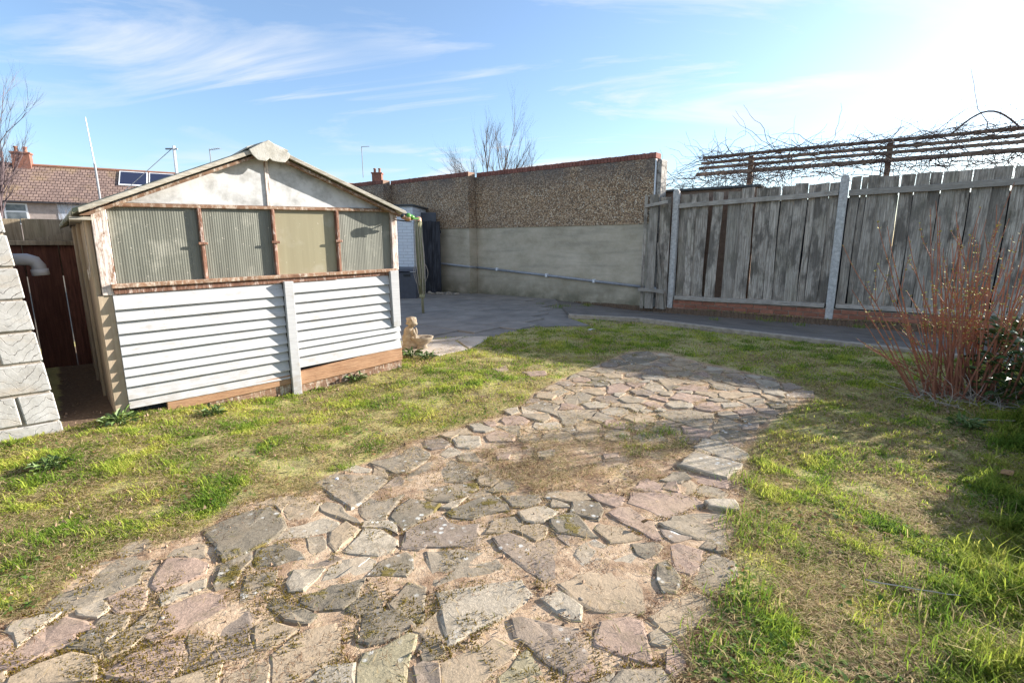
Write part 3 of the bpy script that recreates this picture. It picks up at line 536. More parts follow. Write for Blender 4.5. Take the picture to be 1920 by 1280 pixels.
# small made-up pieces in what is left of the joints
def dist_field(m):
    d = np.where(m, 0., 9.)
    for _ in range(14):
        p = np.pad(d, 1, constant_values=9.); d = np.minimum(d, np.minimum(np.minimum(p[:-2, 1:-1], p[2:, 1:-1]), np.minimum(p[1:-1, :-2], p[1:-1, 2:])) + 1)
    return d
random.seed(55)
inside = inpoly(SMX, SMY, [(x * .97, y * .985 + .02) for x, y in PAVE]) & ~(inpoly(SMX, SMY, CLIP) & (SMY < 2.9)); cnt = 0
for it in range(26):
    df = np.where(inside, np.minimum(dist_field(SM), dist_field(~inside)), 0); cand = np.argwhere(df > 4.2)
    if not len(cand): break
    random.shuffle(cl_ := [tuple(c) for c in cand]); cl_.sort(key=lambda c: -df[c]); used = []
    for (r_, c_) in cl_[:400]:
        if any(abs(r_ - a) < 30 and abs(c_ - b) < 30 for a, b in used) or len(used) > 12: continue
        used.append((r_, c_)); x0, y0 = SMX[r_, c_], SMY[r_, c_]; poly = []; n_ = random.randint(5, 8); a0 = random.random() * 6.28
        for k in range(n_):
            a = a0 + 2 * math.pi * (k + random.uniform(-.25, .25)) / n_; rr = .0
            while rr < .13:
                rr += .008; i_, j_ = int((y0 + rr * math.sin(a) - .6) / .01), int((x0 + rr * math.cos(a) + 2.6) / .01)
                if not (0 <= i_ < SM.shape[0] and 0 <= j_ < SM.shape[1]) or SM[i_, j_] or not inside[i_, j_]: break
            rr = max(.02, rr - .016) * random.uniform(.85, 1); poly.append((x0 + rr * math.cos(a), y0 + rr * math.sin(a)))
        if cnt < 165:
            stone(poly, random.choice('gltptvldt'), None, .0); cnt += 1
        q_ = [max(0, r_ - 16), r_ + 16, max(0, c_ - 16), c_ + 16]; SM[q_[0]:q_[1], q_[2]:q_[3]] |= inpoly(SMX[q_[0]:q_[1], q_[2]:q_[3]], SMY[q_[0]:q_[1], q_[2]:q_[3]], poly)
print('filler stones', cnt)
def on_stone(x, y):
    i = np.clip(((y - .6) / .01).astype(int), 0, SM.shape[0] - 1); j = np.clip(((x + 2.6) / .01).astype(int), 0, SM.shape[1] - 1); return SM[i, j]
# ---- patio of dark slabs, lit strip of pale slabs, tarred path along the fence with its edge
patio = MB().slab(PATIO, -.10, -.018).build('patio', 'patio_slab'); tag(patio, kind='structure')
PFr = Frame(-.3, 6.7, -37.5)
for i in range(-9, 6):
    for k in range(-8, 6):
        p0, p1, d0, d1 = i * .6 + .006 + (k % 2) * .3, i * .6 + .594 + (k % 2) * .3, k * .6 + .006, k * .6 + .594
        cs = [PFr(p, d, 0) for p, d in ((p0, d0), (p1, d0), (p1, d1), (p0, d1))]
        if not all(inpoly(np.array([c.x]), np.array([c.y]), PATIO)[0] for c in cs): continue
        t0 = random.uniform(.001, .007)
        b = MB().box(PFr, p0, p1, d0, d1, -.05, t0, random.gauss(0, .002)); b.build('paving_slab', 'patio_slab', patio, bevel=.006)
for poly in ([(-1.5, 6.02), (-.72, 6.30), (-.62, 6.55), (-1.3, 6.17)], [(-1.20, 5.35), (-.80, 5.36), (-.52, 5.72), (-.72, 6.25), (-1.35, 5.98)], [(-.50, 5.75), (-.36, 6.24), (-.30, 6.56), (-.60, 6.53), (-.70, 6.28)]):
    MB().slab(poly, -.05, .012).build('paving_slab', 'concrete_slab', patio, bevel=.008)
path = MB()
n = len(PATH); zt = [.045] * len(KERB) + [-.13, -.13, -.04]
path.add([(x, y, zt[i]) for i, (x, y) in enumerate(PATH)] + [(x, y, -.12) for x, y in PATH], [tuple(range(n))] + [(i, i + n, (i + 1) % n + n, (i + 1) % n) for i in range(n)])
path_o = path.build('path', 'path_tar'); tag(path_o, kind='structure')
kerb = MB()
for i in range(len(KERB) - 1):
    a, b = Vector((*KERB[i], 0)), Vector((*KERB[i + 1], 0)); d = (b - a).normalized(); n_ = Vector((d.y, -d.x, 0))
    if n_.y > 0: n_ = -n_
    kerb.hexa([a + n_ * .05 + Vector((0, 0, -.12)), b + n_ * .05 + Vector((0, 0, -.12)), b - n_ * .01 + Vector((0, 0, -.12)), a - n_ * .01 + Vector((0, 0, -.12)), a + n_ * .05 + Vector((0, 0, .042)), b + n_ * .05 + Vector((0, 0, .042)), b - n_ * .01 + Vector((0, 0, .052)), a - n_ * .01 + Vector((0, 0, .052))])
tag(kerb.build('path_edging', 'mortar'), kind='structure')

# ---------------------------------------------------------------- the shed
def lerp(a, b, t): return a + (b - a) * t
W = 2.19; zl = lambda s, a, b: lerp(a, b, s / W)
shed = thing('garden_shed', SF(1.1, -1, 0), 'old white clapboard shed with ribbed windows and low gable roof', 'shed')
MB().hexa([SF(a_, d_, z_) for z_, dz_ in ((-.1, 0), (1.42, 1)) for a_, d_ in ((-.07, -.03), (-.045, -.03), (-.115, -2.0), (-.14, -2.0))]).build('side_panel', 'side_sheet', shed)
MB().box(SF, W - .012, W + .012, -2.0, -.03, -.1, 1.5).build('side_panel', 'side_sheet', shed)
for d in (-.7, -1.35): MB().box(SF, -.09 + .035 * (d + .0), -.068 + .035 * d, d - .025, d + .025, -.1, 1.41).build('side_batten', 'side_sheet', shed, bevel=.003)
MB().box(SF, -.13, W + .012, -2.03, -2.003, -.1, 1.45, .06).build('rear_panel', 'side_sheet', shed)
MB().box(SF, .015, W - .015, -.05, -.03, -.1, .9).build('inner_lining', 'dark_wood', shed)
MB().box(SF, -.04, .045, -.028, .022, .86, 1.455).build('corner_post', 'peel_post', shed, bevel=.004)
MB().box(SF, -.068, .012, -.028, .012, -.1, .858).build('corner_board', 'side_sheet', shed, bevel=.003)
MB().box(SF, W - .03, W + .03, -.055, .02, .965, 1.52).build('corner_post', 'peel_post', shed, bevel=.004)
MB().box(SF, 0, W, -.02, .028, 1.456, 1.482, .055).build('window_head', 'peel_wood', shed, bevel=.003)
MB().box(SF, .01, W, -.03, .058, .908, .936, .045, j=.003).build('window_sill', 'peel_wood', shed, bevel=.004)
MB().box(SF, .02, 1.6, -.03, .036, .868, .906, .033, j=.004).build('sill_beam', 'rust_bar', shed, bevel=.004)
MB().box(SF, 1.6, W, -.03, .034, .905, .94, .014, j=.003).build('sill_beam', 'rust_bar', shed, bevel=.004)
for k, (p0, p1) in enumerate(((.05, .575), (.603, 1.092), (1.118, 1.622), (1.65, 2.158))):
    b = MB(); z0 = lambda p: zl(p, .932, .975); z1 = lambda p: zl(p, 1.457, 1.512); rib = k != 2
    nn = int((p1 - p0) / .0035) if rib else 2; vs = []
    for i in range(nn + 1):
        p = lerp(p0, p1, i / nn); d = -.008 + (.0010 * math.sin(p * 2 * math.pi / .016) if rib else 0) + .006 * math.sin((p - p0) * 5 + k) * (1 if rib else .3)
        vs += [SF(p, d, z0(p)), SF(p, d, z1(p))]
    b.add(vs, [(2 * i, 2 * i + 2, 2 * i + 3, 2 * i + 1) for i in range(nn)])
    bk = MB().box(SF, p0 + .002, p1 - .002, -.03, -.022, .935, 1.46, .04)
    o = b.build('window_pane', 'ribbed_plastic' if rib else 'tan_board', shed, smooth=True)
    if k == 2: tag(o, 'tan painted board in the third window bay')
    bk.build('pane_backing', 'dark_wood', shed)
for p in (.589, 1.105, 1.636):
    o = MB().box(SF, p - .012, p + .012, -.02, .03, zl(p, .936, .98), zl(p, 1.457, 1.512), 0).build('mullion', 'rust_bar', shed, bevel=.004)
    MB().box(SF, p - .03, p + .032, .03, .042, zl(p, 1.19, 1.24), zl(p, 1.21, 1.26)).build('catch', 'rust_bar', o, bevel=.003)
# weatherboards, each its own lapped board
zb_l = [.868, .759, .676, .589, .511, .437, .345, .28, .205, .11, .045]
for i in range(10):
    zt_, zb_ = zb_l[i], zb_l[i + 1]; w1 = random.gauss(0, .004)
    b = MB(); up = .016; r1 = lambda z: z + (.028 if z > .5 else .034)
    e = 1.128
    b.hexa([SF(.012, .05, zb_), SF(e, .05, r1(zb_) + w1), SF(e, -.0, r1(zb_) + w1), SF(.012, -.0, zb_), SF(.012, .012, zt_ + up), SF(e, .012, r1(zt_) + up + w1), SF(e, -.0, r1(zt_) + up), SF(.012, -.0, zt_ + up)])
    b.build('weatherboard', 'white_paint', shed, bevel=.002)
    if i < 9:
        zt2, zb2 = zt_ + .04, zb_ + .045; f = lambda z: z + (.03 if i < 6 else .045); e2 = 2.10 if i < 6 else 2.2
        b = MB().hexa([SF(1.2, .05, zb2), SF(e2, .05, f(zb2)), SF(e2, 0, f(zb2)), SF(1.2, 0, zb2), SF(1.2, .012, zt2 + up), SF(e2, .012, f(zt2) + up), SF(e2, 0, f(zt2) + up), SF(1.2, 0, zt2 + up)])
        b.build('weatherboard', 'white_paint', shed, bevel=.002)
MB().box(SF, 1.131, 1.204, .036, .080, -.12, .905).build('centre_batten', 'white_paint', shed, bevel=.003)
b = MB().hexa([SF(2.118, .062, .42), SF(2.196, .062, .425), SF(2.196, .014, .425), SF(2.118, .014, .42), SF(2.1, .075, .96), SF(2.186, .075, .965), SF(2.186, .036, .965), SF(2.1, .036, .96)]); b.build('end_batten', 'white_paint', shed, bevel=.003)
MB().box(SF, .235, 1.129, 0, .042, -.03, .052, .055, .052, j=.002).build('plinth_board', 'raw_wood', shed, bevel=.004)
MB().box(SF, 1.206, 2.205, 0, .044, .0, .118, .075, .10, j=.002).build('plinth_board', 'raw_wood', shed, bevel=.004)
MB().box(SF, .0, 1.129, -.01, .03, -.14, -.032, .05, .055).build('base_board', 'peel_wood', shed, bevel=.003)
MB().box(SF, 1.206, 2.2, -.01, .03, -.14, -.002, .07, .07).build('base_board', 'peel_wood', shed, bevel=.003)
rk = lambda p: 1.452 + p * (.488 / 1.09) if p < 1.09 else 1.94 - (p - 1.09) * (.423 / 1.1)
MB().prism(SF, [(.09, 1.488), (1.076, 1.513), (1.076, rk(1.076) - .01), (.09, rk(.09) + .0)], -.02, .006).build('gable_panel', 'gable_panel', shed)
MB().prism(SF, [(1.1, 1.514), (2.06, 1.538), (2.06, rk(2.06) + .0), (1.1, rk(1.1) - .01)], -.02, .005).build('gable_panel', 'gable_panel', shed)
MB().box(SF, 1.072, 1.104, -.01, .018, 1.51, 1.92).build('gable_batten', 'peel_post', shed, bevel=.003)
def roof_side(p_e, p_r, name):
    b = MB(); nn = 116; vs = []
    for lay in (0, 1):
        for i in range(nn + 1):
            d = lerp(.085, -2.1, i / nn); w = .017 * math.sin(d * 2 * math.pi / .146)
            for p in (p_e + (.045 * d if p_e < 1 else 0), p_r): vs.append(SF(p, d, rk(p) + .026 + w + (0 if lay else -.008)))
    k = 2 * (nn + 1); fs = [(2 * i, 2 * i + 1, 2 * i + 3, 2 * i + 2) for i in range(nn)] + [(k + 2 * i, k + 2 * i + 2, k + 2 * i + 3, k + 2 * i + 1) for i in range(nn)]
    fs += [(0, k, k + 1, 1), (2 * nn, 2 * nn + 1, k + 2 * nn + 1, k + 2 * nn)] + [(2 * i, 2 * i + 2, k + 2 * i + 2, k + 2 * i) for i in range(nn)]
    b.add(vs, fs); return b.build(name, 'asbestos', shed, smooth=False)
roof_side(-.13, 1.088, 'roof_sheet'); roof_side(2.30, 1.092, 'roof_sheet')
for a, c, mt in ((-.10, 1.07, 'barge_wood'), (2.275, 1.11, 'barge_wood')):
    b = MB(); q = [(a, rk(a) + .0), (c, rk(c) + .0), (c, rk(c) + .032), (a, rk(a) + .032)]; b.prism(SF, q, .088, .112); b.build('barge_board', mt, shed, bevel=.003)
    q = [(a + (.05 if a < 1 else -.05), rk(a + (.05 if a < 1 else -.05)) - .035), (c, rk(c) - .035), (c, rk(c) - .014), (a, rk(a) - .014)]; MB().prism(SF, q, .03, .085).build('rafter', 'peel_wood', shed)
for sg in (-1, 1):
    b = MB(); p0, p1 = 1.09, 1.09 + sg * .15
    b.hexa([SF(p0, .10, 1.985), SF(p1, .10, rk(p1) + .052), SF(p1, -2.12, rk(p1) + .052), SF(p0, -2.12, 1.985), SF(p0, .10, 1.999), SF(p1, .10, rk(p1) + .064), SF(p1, -2.12, rk(p1) + .064), SF(p0, -2.12, 1.999)]); b.build('ridge_cap', 'ridge_cap', shed)
MB().prism(SF, [(.945, 1.915), (.965, 1.880), (1.005, 1.842), (1.062, 1.840), (1.088, 1.864), (1.108, 1.848), (1.15, 1.842), (1.2, 1.844), (1.232, 1.875), (1.245, 1.915), (1.15, 1.965), (1.09, 2.0), (1.03, 1.966)], .113, .128).build('apex_cap', 'ridge_cap', shed, bevel=.003)
MB().box(SF, -.15, -.04, -2.1, .06, 1.365, 1.385).build('eave_board', 'barge_wood', shed)
# hanging cord on the corner
b = MB(); pts = [SF(-.082, -.09 + .004 * math.sin(i), 1.44 - i * .045) for i in range(10)]; b.tube(pts, .003, 4)
for s_ in (0, 1): b.tube([SF(-.086 - .01 * s_, -.09 + .035 * math.cos(t * .7), 1.02 + .035 * math.sin(t * .7) - .02 * s_) for t in range(10)], .003, 4)
tag(b.build('hanging_cord', 'rope'), 'frayed pale cord knotted on the corner of the shed', 'cord')

# ---------------------------------------------------------------- block outbuilding on the left
blk = thing('block_outbuilding', BL(-1, -1, 0), 'outbuilding of pale tooled blocks under a dark felt roof edge', 'outbuilding')
MB().box(BL, -3, -.012, -3, -.012, -.12, 1.60).build('wall', 'mortar', blk)
zc = -.12; row = 0
while zc < 1.45:
    h = .198; p = 0.
    off = [.40, .17, .40, .19][row % 4]
    first = True
    while p > -1.5:
        w = off if first else .40; first = False
        MB().box(BL, p - w + .007, p - (0 if p == 0 else .007), -.02, random.uniform(.0, .008), zc + .008, zc + h - .006, j=.003).build('block', 'face_block', blk, bevel=.006)
        p -= w
    q = 0.
    while q > -2.4:
        MB().box(BL, -.02, random.uniform(.002, .006) - .004, q - .395, q - .02, zc + .008, zc + h - .006).build('side_block', 'face_block', blk, bevel=.006); q -= .40
    zc += h; row += 1
MB().box(BL, -3, -.0, -3, .012, 1.602, 1.68).build('wall_plate', 'white_paint', blk)
MB().box(BL, -3, .035, -3, .05, 1.682, 1.83).build('fascia', 'felt', blk, bevel=.006)
MB().box(BL, -3, .02, -3, .035, 1.832, 1.97).build('roof_edge', 'felt', blk, bevel=.01)
MB().box(BL, -.30, -.02, -.22, -.03, 1.972, 2.10, .02).build('roof_block', 'felt', blk, bevel=.01)
b = MB(); b.tube([BL(-.02, -.78, 1.10), BL(.15, -.78, 1.10), BL(.185, -.78, 1.085), BL(.20, -.78, 1.05), BL(.20, -.78, 1.0)], .042, 12); vp = b.build('vent_pipe', 'grey_plastic', blk, smooth=True)
MB().tube([BL(.20, -.78, 1.03), BL(.20, -.78, .985)], .05, 12).build('pipe_collar', 'grey_plastic', vp, smooth=True)
# ---- gate and boards closing the alley
gt = thing('alley_gate', BF(.4, -2.4, 0), 'dark red-brown plank gate at the end of the shaded alley', 'gate')
for i in range(9): MB().box(BF, -.9 + i * .26, -.9 + i * .26 + .252, -2.43, -2.405 + random.uniform(0, .006), -.1, 1.22).build('plank', 'gate_wood', gt, bevel=.003)
MB().box(BF, -.9, 1.45, -2.40, -2.36, 1.20, 1.245).build('top_rail', 'pale_wood', gt, bevel=.004)
pf = thing('pale_board_fence', BF(.3, -2.5, 0), 'weathered pale boards with a wave-cut top above the dark gate', 'fence')
for i in range(6): MB().box(BF, -.9 + i * .4, -.9 + i * .4 + .394, -2.52, -2.50, .9, 1.45 + random.uniform(-.01, .01)).build('board', 'pale_wood', pf, bevel=.003)
cv = [(-.1, 1.248)] + [(-.1 + .09 * i, 1.26 + .17 * float(sstep(0, 1, i / 8))) for i in range(9)] + [(1.4, 1.44), (1.4, 1.248)]
MB().prism(BF, cv, -2.46, -2.44).build('wave_board', 'pale_wood', pf)

# ---------------------------------------------------------------- pebbledashed boundary wall
wall = thing('boundary_wall', WF(-4, 0, 0), 'tall pebbledashed wall with rendered base and red brick-on-edge coping', 'wall')
cb = None
def wall_seg(p0, p1, d, step_right):
    global cb
    MB().box(WF, p0, p1, d - .30, d, -.15, 1.62).build('rendered_base', 'wall_render', wall)
    MB().box(WF, p0, p1 - (.0 if step_right else .03), d - .30, d + .016, 1.621, 2.86).build('pebbledash_panel', 'pebbledash', wall)
    p = p1 - .04; nb = 0
    while p > p0:
        if cb is None:
            b = MB().box(Frame(0, 0, -37.49), -.034, .034, -.12, .125, 0, .1, j=.002); o = b.build('coping_brick', 'coping_brick', wall, bevel=.004, offset=(0, 0, 0)); cb = o
        else: o = cb.copy(); col.objects.link(o); o.parent = wall
        o.location = WF(p, d - .1, 2.862 + random.uniform(-.004, .004)) - wloc(wall); o.rotation_euler = (random.gauss(0, .01), 0, random.gauss(0, .015)); p -= .0745; nb += 1
wall_seg(-4.6, .05, 0, False); wall_seg(-7.5, -4.61, .28, True); wall_seg(-11.5, -7.51, .56, True)
for p, d in ((-4.604, .28), (-7.504, .56)):
    MB().box(WF, p - .004, p, d - .224, d + .012, 2.862, 2.958).build('coping_end', 'hut_brick', wall)
MB().box(WF, .052, .15, -.29, -.03, -.1, 2.84, j=.02).build('broken_end', 'broken_render', wall, bevel=.02)
MB().box(WF, .03, .052, -.02, .02, 1.6, 2.84).build('edge_bead', 'white_metal', wall)
pipe = thing('wall_pipe', WF(-3, .05, .4), 'grey plastic waste pipe sloping along the foot of the rendered wall', 'pipe')
MB().tube([WF(-4.57, .05, .648), WF(-2.43, .05, .52), WF(.20, .05, .352)], .028, 10).build('pipe', 'pipe_grey', pipe, smooth=True)
MB().tube([WF(-7.2, .335, .80), WF(-5.82, .335, .745), WF(-4.65, .335, .675), WF(-4.6, .19, .66), WF(-4.56, .06, .648)], .028, 10).build('pipe', 'pipe_grey', pipe, smooth=True)
for p in (-3.9, -2.43, -1.2): MB().box(WF, p - .025, p + .025, 0, .085, .352 - (p - .2) * .064 - .035, .352 - (p - .2) * .064 + .04).build('bracket', 'white_metal', pipe, bevel=.004)

# ---------------------------------------------------------------- timber fence on its brick plinth
fence = thing('timber_fence', FF(2.7, 0, 0), 'weathered grey plank fence with concrete posts and long rails', 'fence')
POSTS = [0.0, 2.70, 5.45, 8.2, 10.95]
for i, p in enumerate(POSTS):
    zt_ = 2.25 if i == 0 else 2.31; b = MB()
    w = .06 if i else .055
    b.prism(FF, [(p - w, -.12), (p + w, -.12), (p + w, zt_ - .04), (p + w * .5, zt_ + .005), (p - w * .5, zt_ + .005), (p - w, zt_ - .04)], -.03, .085)
    b.build('concrete_post', 'concrete_post', fence, bevel=.006)
BO = [(.075, .215), (.22, .36), (.365, .572), (.634, .812), (.94, 1.165), (1.17, 1.362), (1.395, 1.65), (1.655, 1.785), (1.80, 1.985), (1.99, 2.185), (2.20, 2.305), (2.31, 2.5), (2.505, 2.63),
      (2.775, 2.905), (2.925, 2.995), (3.005, 3.14), (3.145, 3.265), (3.27, 3.42), (3.425, 3.60)]
p = 3.61
while p < 13.6:
    w = random.uniform(.13, .24); BO.append((p, p + w)); p += w + random.choice((.004, .006, .008, .012))
for i, (p0, p1) in enumerate(BO):
    gap = p1 in (.572, .812); p1 += 0 if gap else random.choice((.0, .004, .010)); p0 -= 0 if p0 in (.634, .94) else random.choice((.0, .0, .006))
    if any(abs((p0 + p1) / 2 - q) < .04 for q in POSTS[2:]): continue
    base = .215; top = (2.15 + .08 * min(1, p0 / 2.7) if p0 < 2.7 else 2.26) + random.gauss(0, .011)
    if p0 > 2.7: top += .02
    d0 = (-.028, -.002)[i % 2] + random.gauss(0, .002) ; lean = random.gauss(0, .006) + (.03 if 3 <= i <= 3 else 0); tw = random.gauss(0, .004)
    b = MB(); nz = 5; ring = []
    je = [random.gauss(0, .003) for _ in range(2 * nz + 2)]
    for k in range(nz + 1):
        z = lerp(base, top, k / nz); l = lean * k / nz + .006 * math.sin(k * 1.3 + i); s_ = FF; dd = d0 + tw * .3 * k / nz
        zt2 = z + (random.uniform(-.012, .012) if k == nz else 0)
        ring.append([FF(p0 + l + je[2 * k], dd + .009, z), FF(p1 + l + je[2 * k + 1], dd + .009 + tw, zt2), FF(p1 + l + je[2 * k + 1], dd - .009 + tw, zt2), FF(p0 + l + je[2 * k], dd - .009, z)])
    vs = [v for r in ring for v in r]; fs = [(3, 2, 1, 0), tuple(4 * nz + j for j in range(4))]
    for k in range(nz):
        for j in range(4): fs.append((4 * k + j, 4 * k + (j + 1) % 4, 4 * k + 4 + (j + 1) % 4, 4 * k + 4 + j))
    b.add(vs, fs).build('board', 'fence_wood', fence)
def rail(p0, p1, z0, z1, h=.085, d0=.005, d1=.065, nm='rail', mt='rail_wood', steps=5):
    b = MB(); rg = []
    for k in range(steps + 1):
        t = k / steps; p = lerp(p0, p1, t); z = lerp(z0, z1, t) + random.gauss(0, .004); hh = h * random.uniform(.9, 1.08); rg.append([FF(p, d1 + random.gauss(0, .002), z), FF(p, d0, z), FF(p, d0, z + hh), FF(p, d1 - .008, z + hh * .94)])
    vs = [v for r in rg for v in r]; fs = [(0, 1, 2, 3), tuple(4 * steps + j for j in (3, 2, 1, 0))]
    for k in range(steps):
        for j in range(4): fs.append((4 * k + j, 4 * k + (j + 1) % 4, 4 * k + 4 + (j + 1) % 4, 4 * k + 4 + j))
    return b.add(vs, fs).build(nm, mt, fence, bevel=.003)
rail(.06, 2.63, 1.90, 2.0, .085); rail(2.77, 5.4, 1.985, 2.04, .095); rail(5.5, 8.15, 2.0, 2.03); rail(8.25, 10.9, 2.0, 2.03); rail(11.0, 13.6, 2.0, 2.03)
rail(.10, 2.62, .155, .165, .075, -.02, .14, 'bottom_rail'); rail(2.78, 5.4, .175, .15, .075, -.02, .12, 'bottom_rail'); rail(5.5, 8.15, .16, .16, .075, -.02, .12, 'bottom_rail'); rail(8.25, 10.9, .16, .16, .075, -.02, .12, 'bottom_rail'); rail(11.0, 13.6, .16, .16, .075, -.02, .12, 'bottom_rail')
scr = thing('fence_gap_backing', FF(7, -.3, 0), 'added dark boards that keep light out of the plank fence gaps', 'screen')  # added screen, so the fence gaps read dark and let no sun through
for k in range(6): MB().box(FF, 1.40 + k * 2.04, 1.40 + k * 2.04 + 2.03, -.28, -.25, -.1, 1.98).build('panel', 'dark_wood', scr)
# narrow make-up piece between wall end and first post
for p0, p1, d, t_, l in ((-.56, -.50, .22, 2.16, .0), (-.47, -.30, .20, 2.17, .01), (-.27, -.06, .12, 2.12, -.01)):
    b = MB().hexa([FF(p0, d + .01, -.05), FF(p1, d + .01, -.05), FF(p1, d - .01, -.05), FF(p0, d - .01, -.05), FF(p0 + l, d + .01, t_), FF(p1 + l, d + .01, t_ - .01), FF(p1 + l, d - .01, t_ - .01), FF(p0 + l, d - .01, t_)]); b.build('board', 'fence_wood', fence)
b = MB().hexa([FF(-.17, .16, -.05), FF(-.08, .16, -.05), FF(-.08, .145, -.05), FF(-.17, .145, -.05), FF(-.29, .19, 1.25), FF(-.26, .19, 1.25), FF(-.26, .175, 1.25), FF(-.29, .175, 1.25)]); b.build('loose_board', 'fence_wood', fence)
rail(-.55, -.10, 1.92, 1.99, .06, .225, .265, steps=2); rail(-.60, -.07, .30, .26, .07, .235, .28, steps=2)
# brick plinth: courses of single bricks
plinth = thing('brick_plinth', FF(2.7, .05, 0), 'low red brick plinth under the plank fence', 'plinth')
for a_, b_ in ((.07, 2.64), (2.76, 5.39), (5.51, 8.14)): MB().box(FF, a_, b_, -.05, .085, -.2, .152).build('mortar_core', 'mortar', plinth)
bk = None
for a_, b_ in ((.07, 2.64), (2.76, 5.39)):
    for r_ in range(4):
        p = a_ - (.11 if r_ % 2 else 0)
        while p < b_ - .05:
            q0, q1 = max(p, a_), min(p + .215, b_)
            if q1 - q0 > .2:
                if bk is None:
                    bk = MB().box(Frame(0, 0, -34.57), -.1075, .1075, -.1, 0, 0, .066, j=.002).build('brick', 'brick', plinth, bevel=.004, offset=(0, 0, 0)); o = bk
                else: o = bk.copy(); col.objects.link(o); o.parent = plinth
                o.location = FF((q0 + q1) / 2, .098 + random.uniform(-.004, .005), -.155 + r_ * .0765) - wloc(plinth); o.rotation_euler = (0, 0, random.gauss(0, .01))
            elif q1 - q0 > .04: MB().box(FF, q0, q1, 0, .096, -.155 + r_ * .0765, -.155 + r_ * .0765 + .066).build('brick', 'brick', plinth, bevel=.004)
            p += .2255
# ---- neighbour's brick hut just behind the fence, seen through the gaps
hut = thing('brick_hut', FF(.4, -1, 0), 'orange brick hut behind the fence next to the wall end', 'hut')
MB().box(FF, -.42, 1.35, -1.7, -.32, -.1, 2.24).build('wall', 'hut_brick', hut)
for r_ in range(29):
    MB().box(FF, -.42, 1.352, -.33, -.312, -.02 + r_ * .0755, .045 + r_ * .0755, j=.001).build('brick_course', 'hut_brick', hut)
MB().box(FF, -.5, 1.42, -1.8, -.25, 2.242, 2.29, .0).build('roof', 'felt', hut, bevel=.01)

# ---------------------------------------------------------------- twigs
def wander(p, d, length, n, curl, up=0., r0=.01, r1=.002):
    p = Vector(p); d = Vector(d).normalized(); pts = [p.copy()]
    for i in range(n):
        d = (d + Vector((random.gauss(0, curl), random.gauss(0, curl), random.gauss(0, curl) + up))).normalized(); p = p + d * (length / n); pts.append(p.copy())
    return pts, [lerp(r0, r1, i / n) for i in range(n + 1)]
def branch(b, p, d, length, r, depth, spread=.5, up=.05, kids=4, curl=.08, sides=4, tips=None):
    pts, rs = wander(p, d, length, 6, curl, up, r, r * .35); b.tube(pts, rs, max(3, sides), cap=False)
    if tips is not None and depth == 0: tips.append(pts[-1])
    if depth == 0: return
    for k in range(kids):
        i = random.randint(2, 5); q = pts[i]; t = (pts[i + 1] - pts[i - 1]).normalized(); ax = t.cross(Vector((random.gauss(0, 1), random.gauss(0, 1), random.gauss(0, 1)))).normalized()
        nd = (t * math.cos(spread) + ax * math.sin(spread)); branch(b, q, nd, length * random.uniform(.42, .68), rs[i] * .62, depth - 1, spread, up, kids, curl, sides - 1, tips)
def bare_tree(name, loc, label, trunk_h, limbs, mat, r=.09, kids=4, depth=3, spread=.55, up=.08, curl=.08):
    t = thing(name, loc, label, 'tree'); loc = Vector(loc)
    b = MB(); pts, rs = wander(loc, (0, 0, 1), trunk_h, 5, .03, .1, r, r * .7); b.tube(pts, rs, 8); b.build('trunk', mat, t, smooth=True)
    c = MB()
    for dx, dy, dz, l in limbs: branch(c, pts[-1] - Vector((0, 0, random.uniform(0, .25))), (dx, dy, dz), l, r * .55, depth, spread, up, kids, curl, 5)
    c.build('crown', mat, t); return t
random.seed(21)
bare_tree('bare_tree', (-.62, 20, -.1), 'leafless tree with rising limbs behind the pebbledashed wall', 2.3, [(-.95, .1, 1, 2.4), (-.5, .2, 1, 2.6), (-.18, -.2, 1, 2.9), (.16, .1, 1, 2.9), (.55, .1, 1, 2.6), (.95, -.1, .9, 2.3), (-.7, -.2, .8, 2.0), (.3, -.2, 1, 2.7)], 'bark_grey', .075, 5, 3, .42, .05, .07)
random.seed(5)
bare_tree('bare_tree', (-9.3, 9.3, -.1), 'thin purple-brown leafless tree at the left edge before the terrace', 1.5, [(-.03, .1, 1, 2.0), (.10, 0, 1, 1.6), (.2, .1, 1, 1.4), (-.1, 0, 1, 1.3), (.3, -.1, .9, 1.2), (.05, .1, 1, 1.5)], 'bark_purple', .055, 6, 3, .38, .12, .12)
random.seed(6)
bare_tree('bare_bush', (-8.6, 10.5, -.1), 'pale leafless bush in front of the tiled terrace roof', .7, [(-.3, 0, 1, 1.5), (.2, 0, 1, 1.5), (.6, 0, 1, 1.3), (.9, .2, 1, 1.3), (-.6, .2, 1, 1.2)], 'bark_grey', .018, 5, 3, .5, .06, .12)

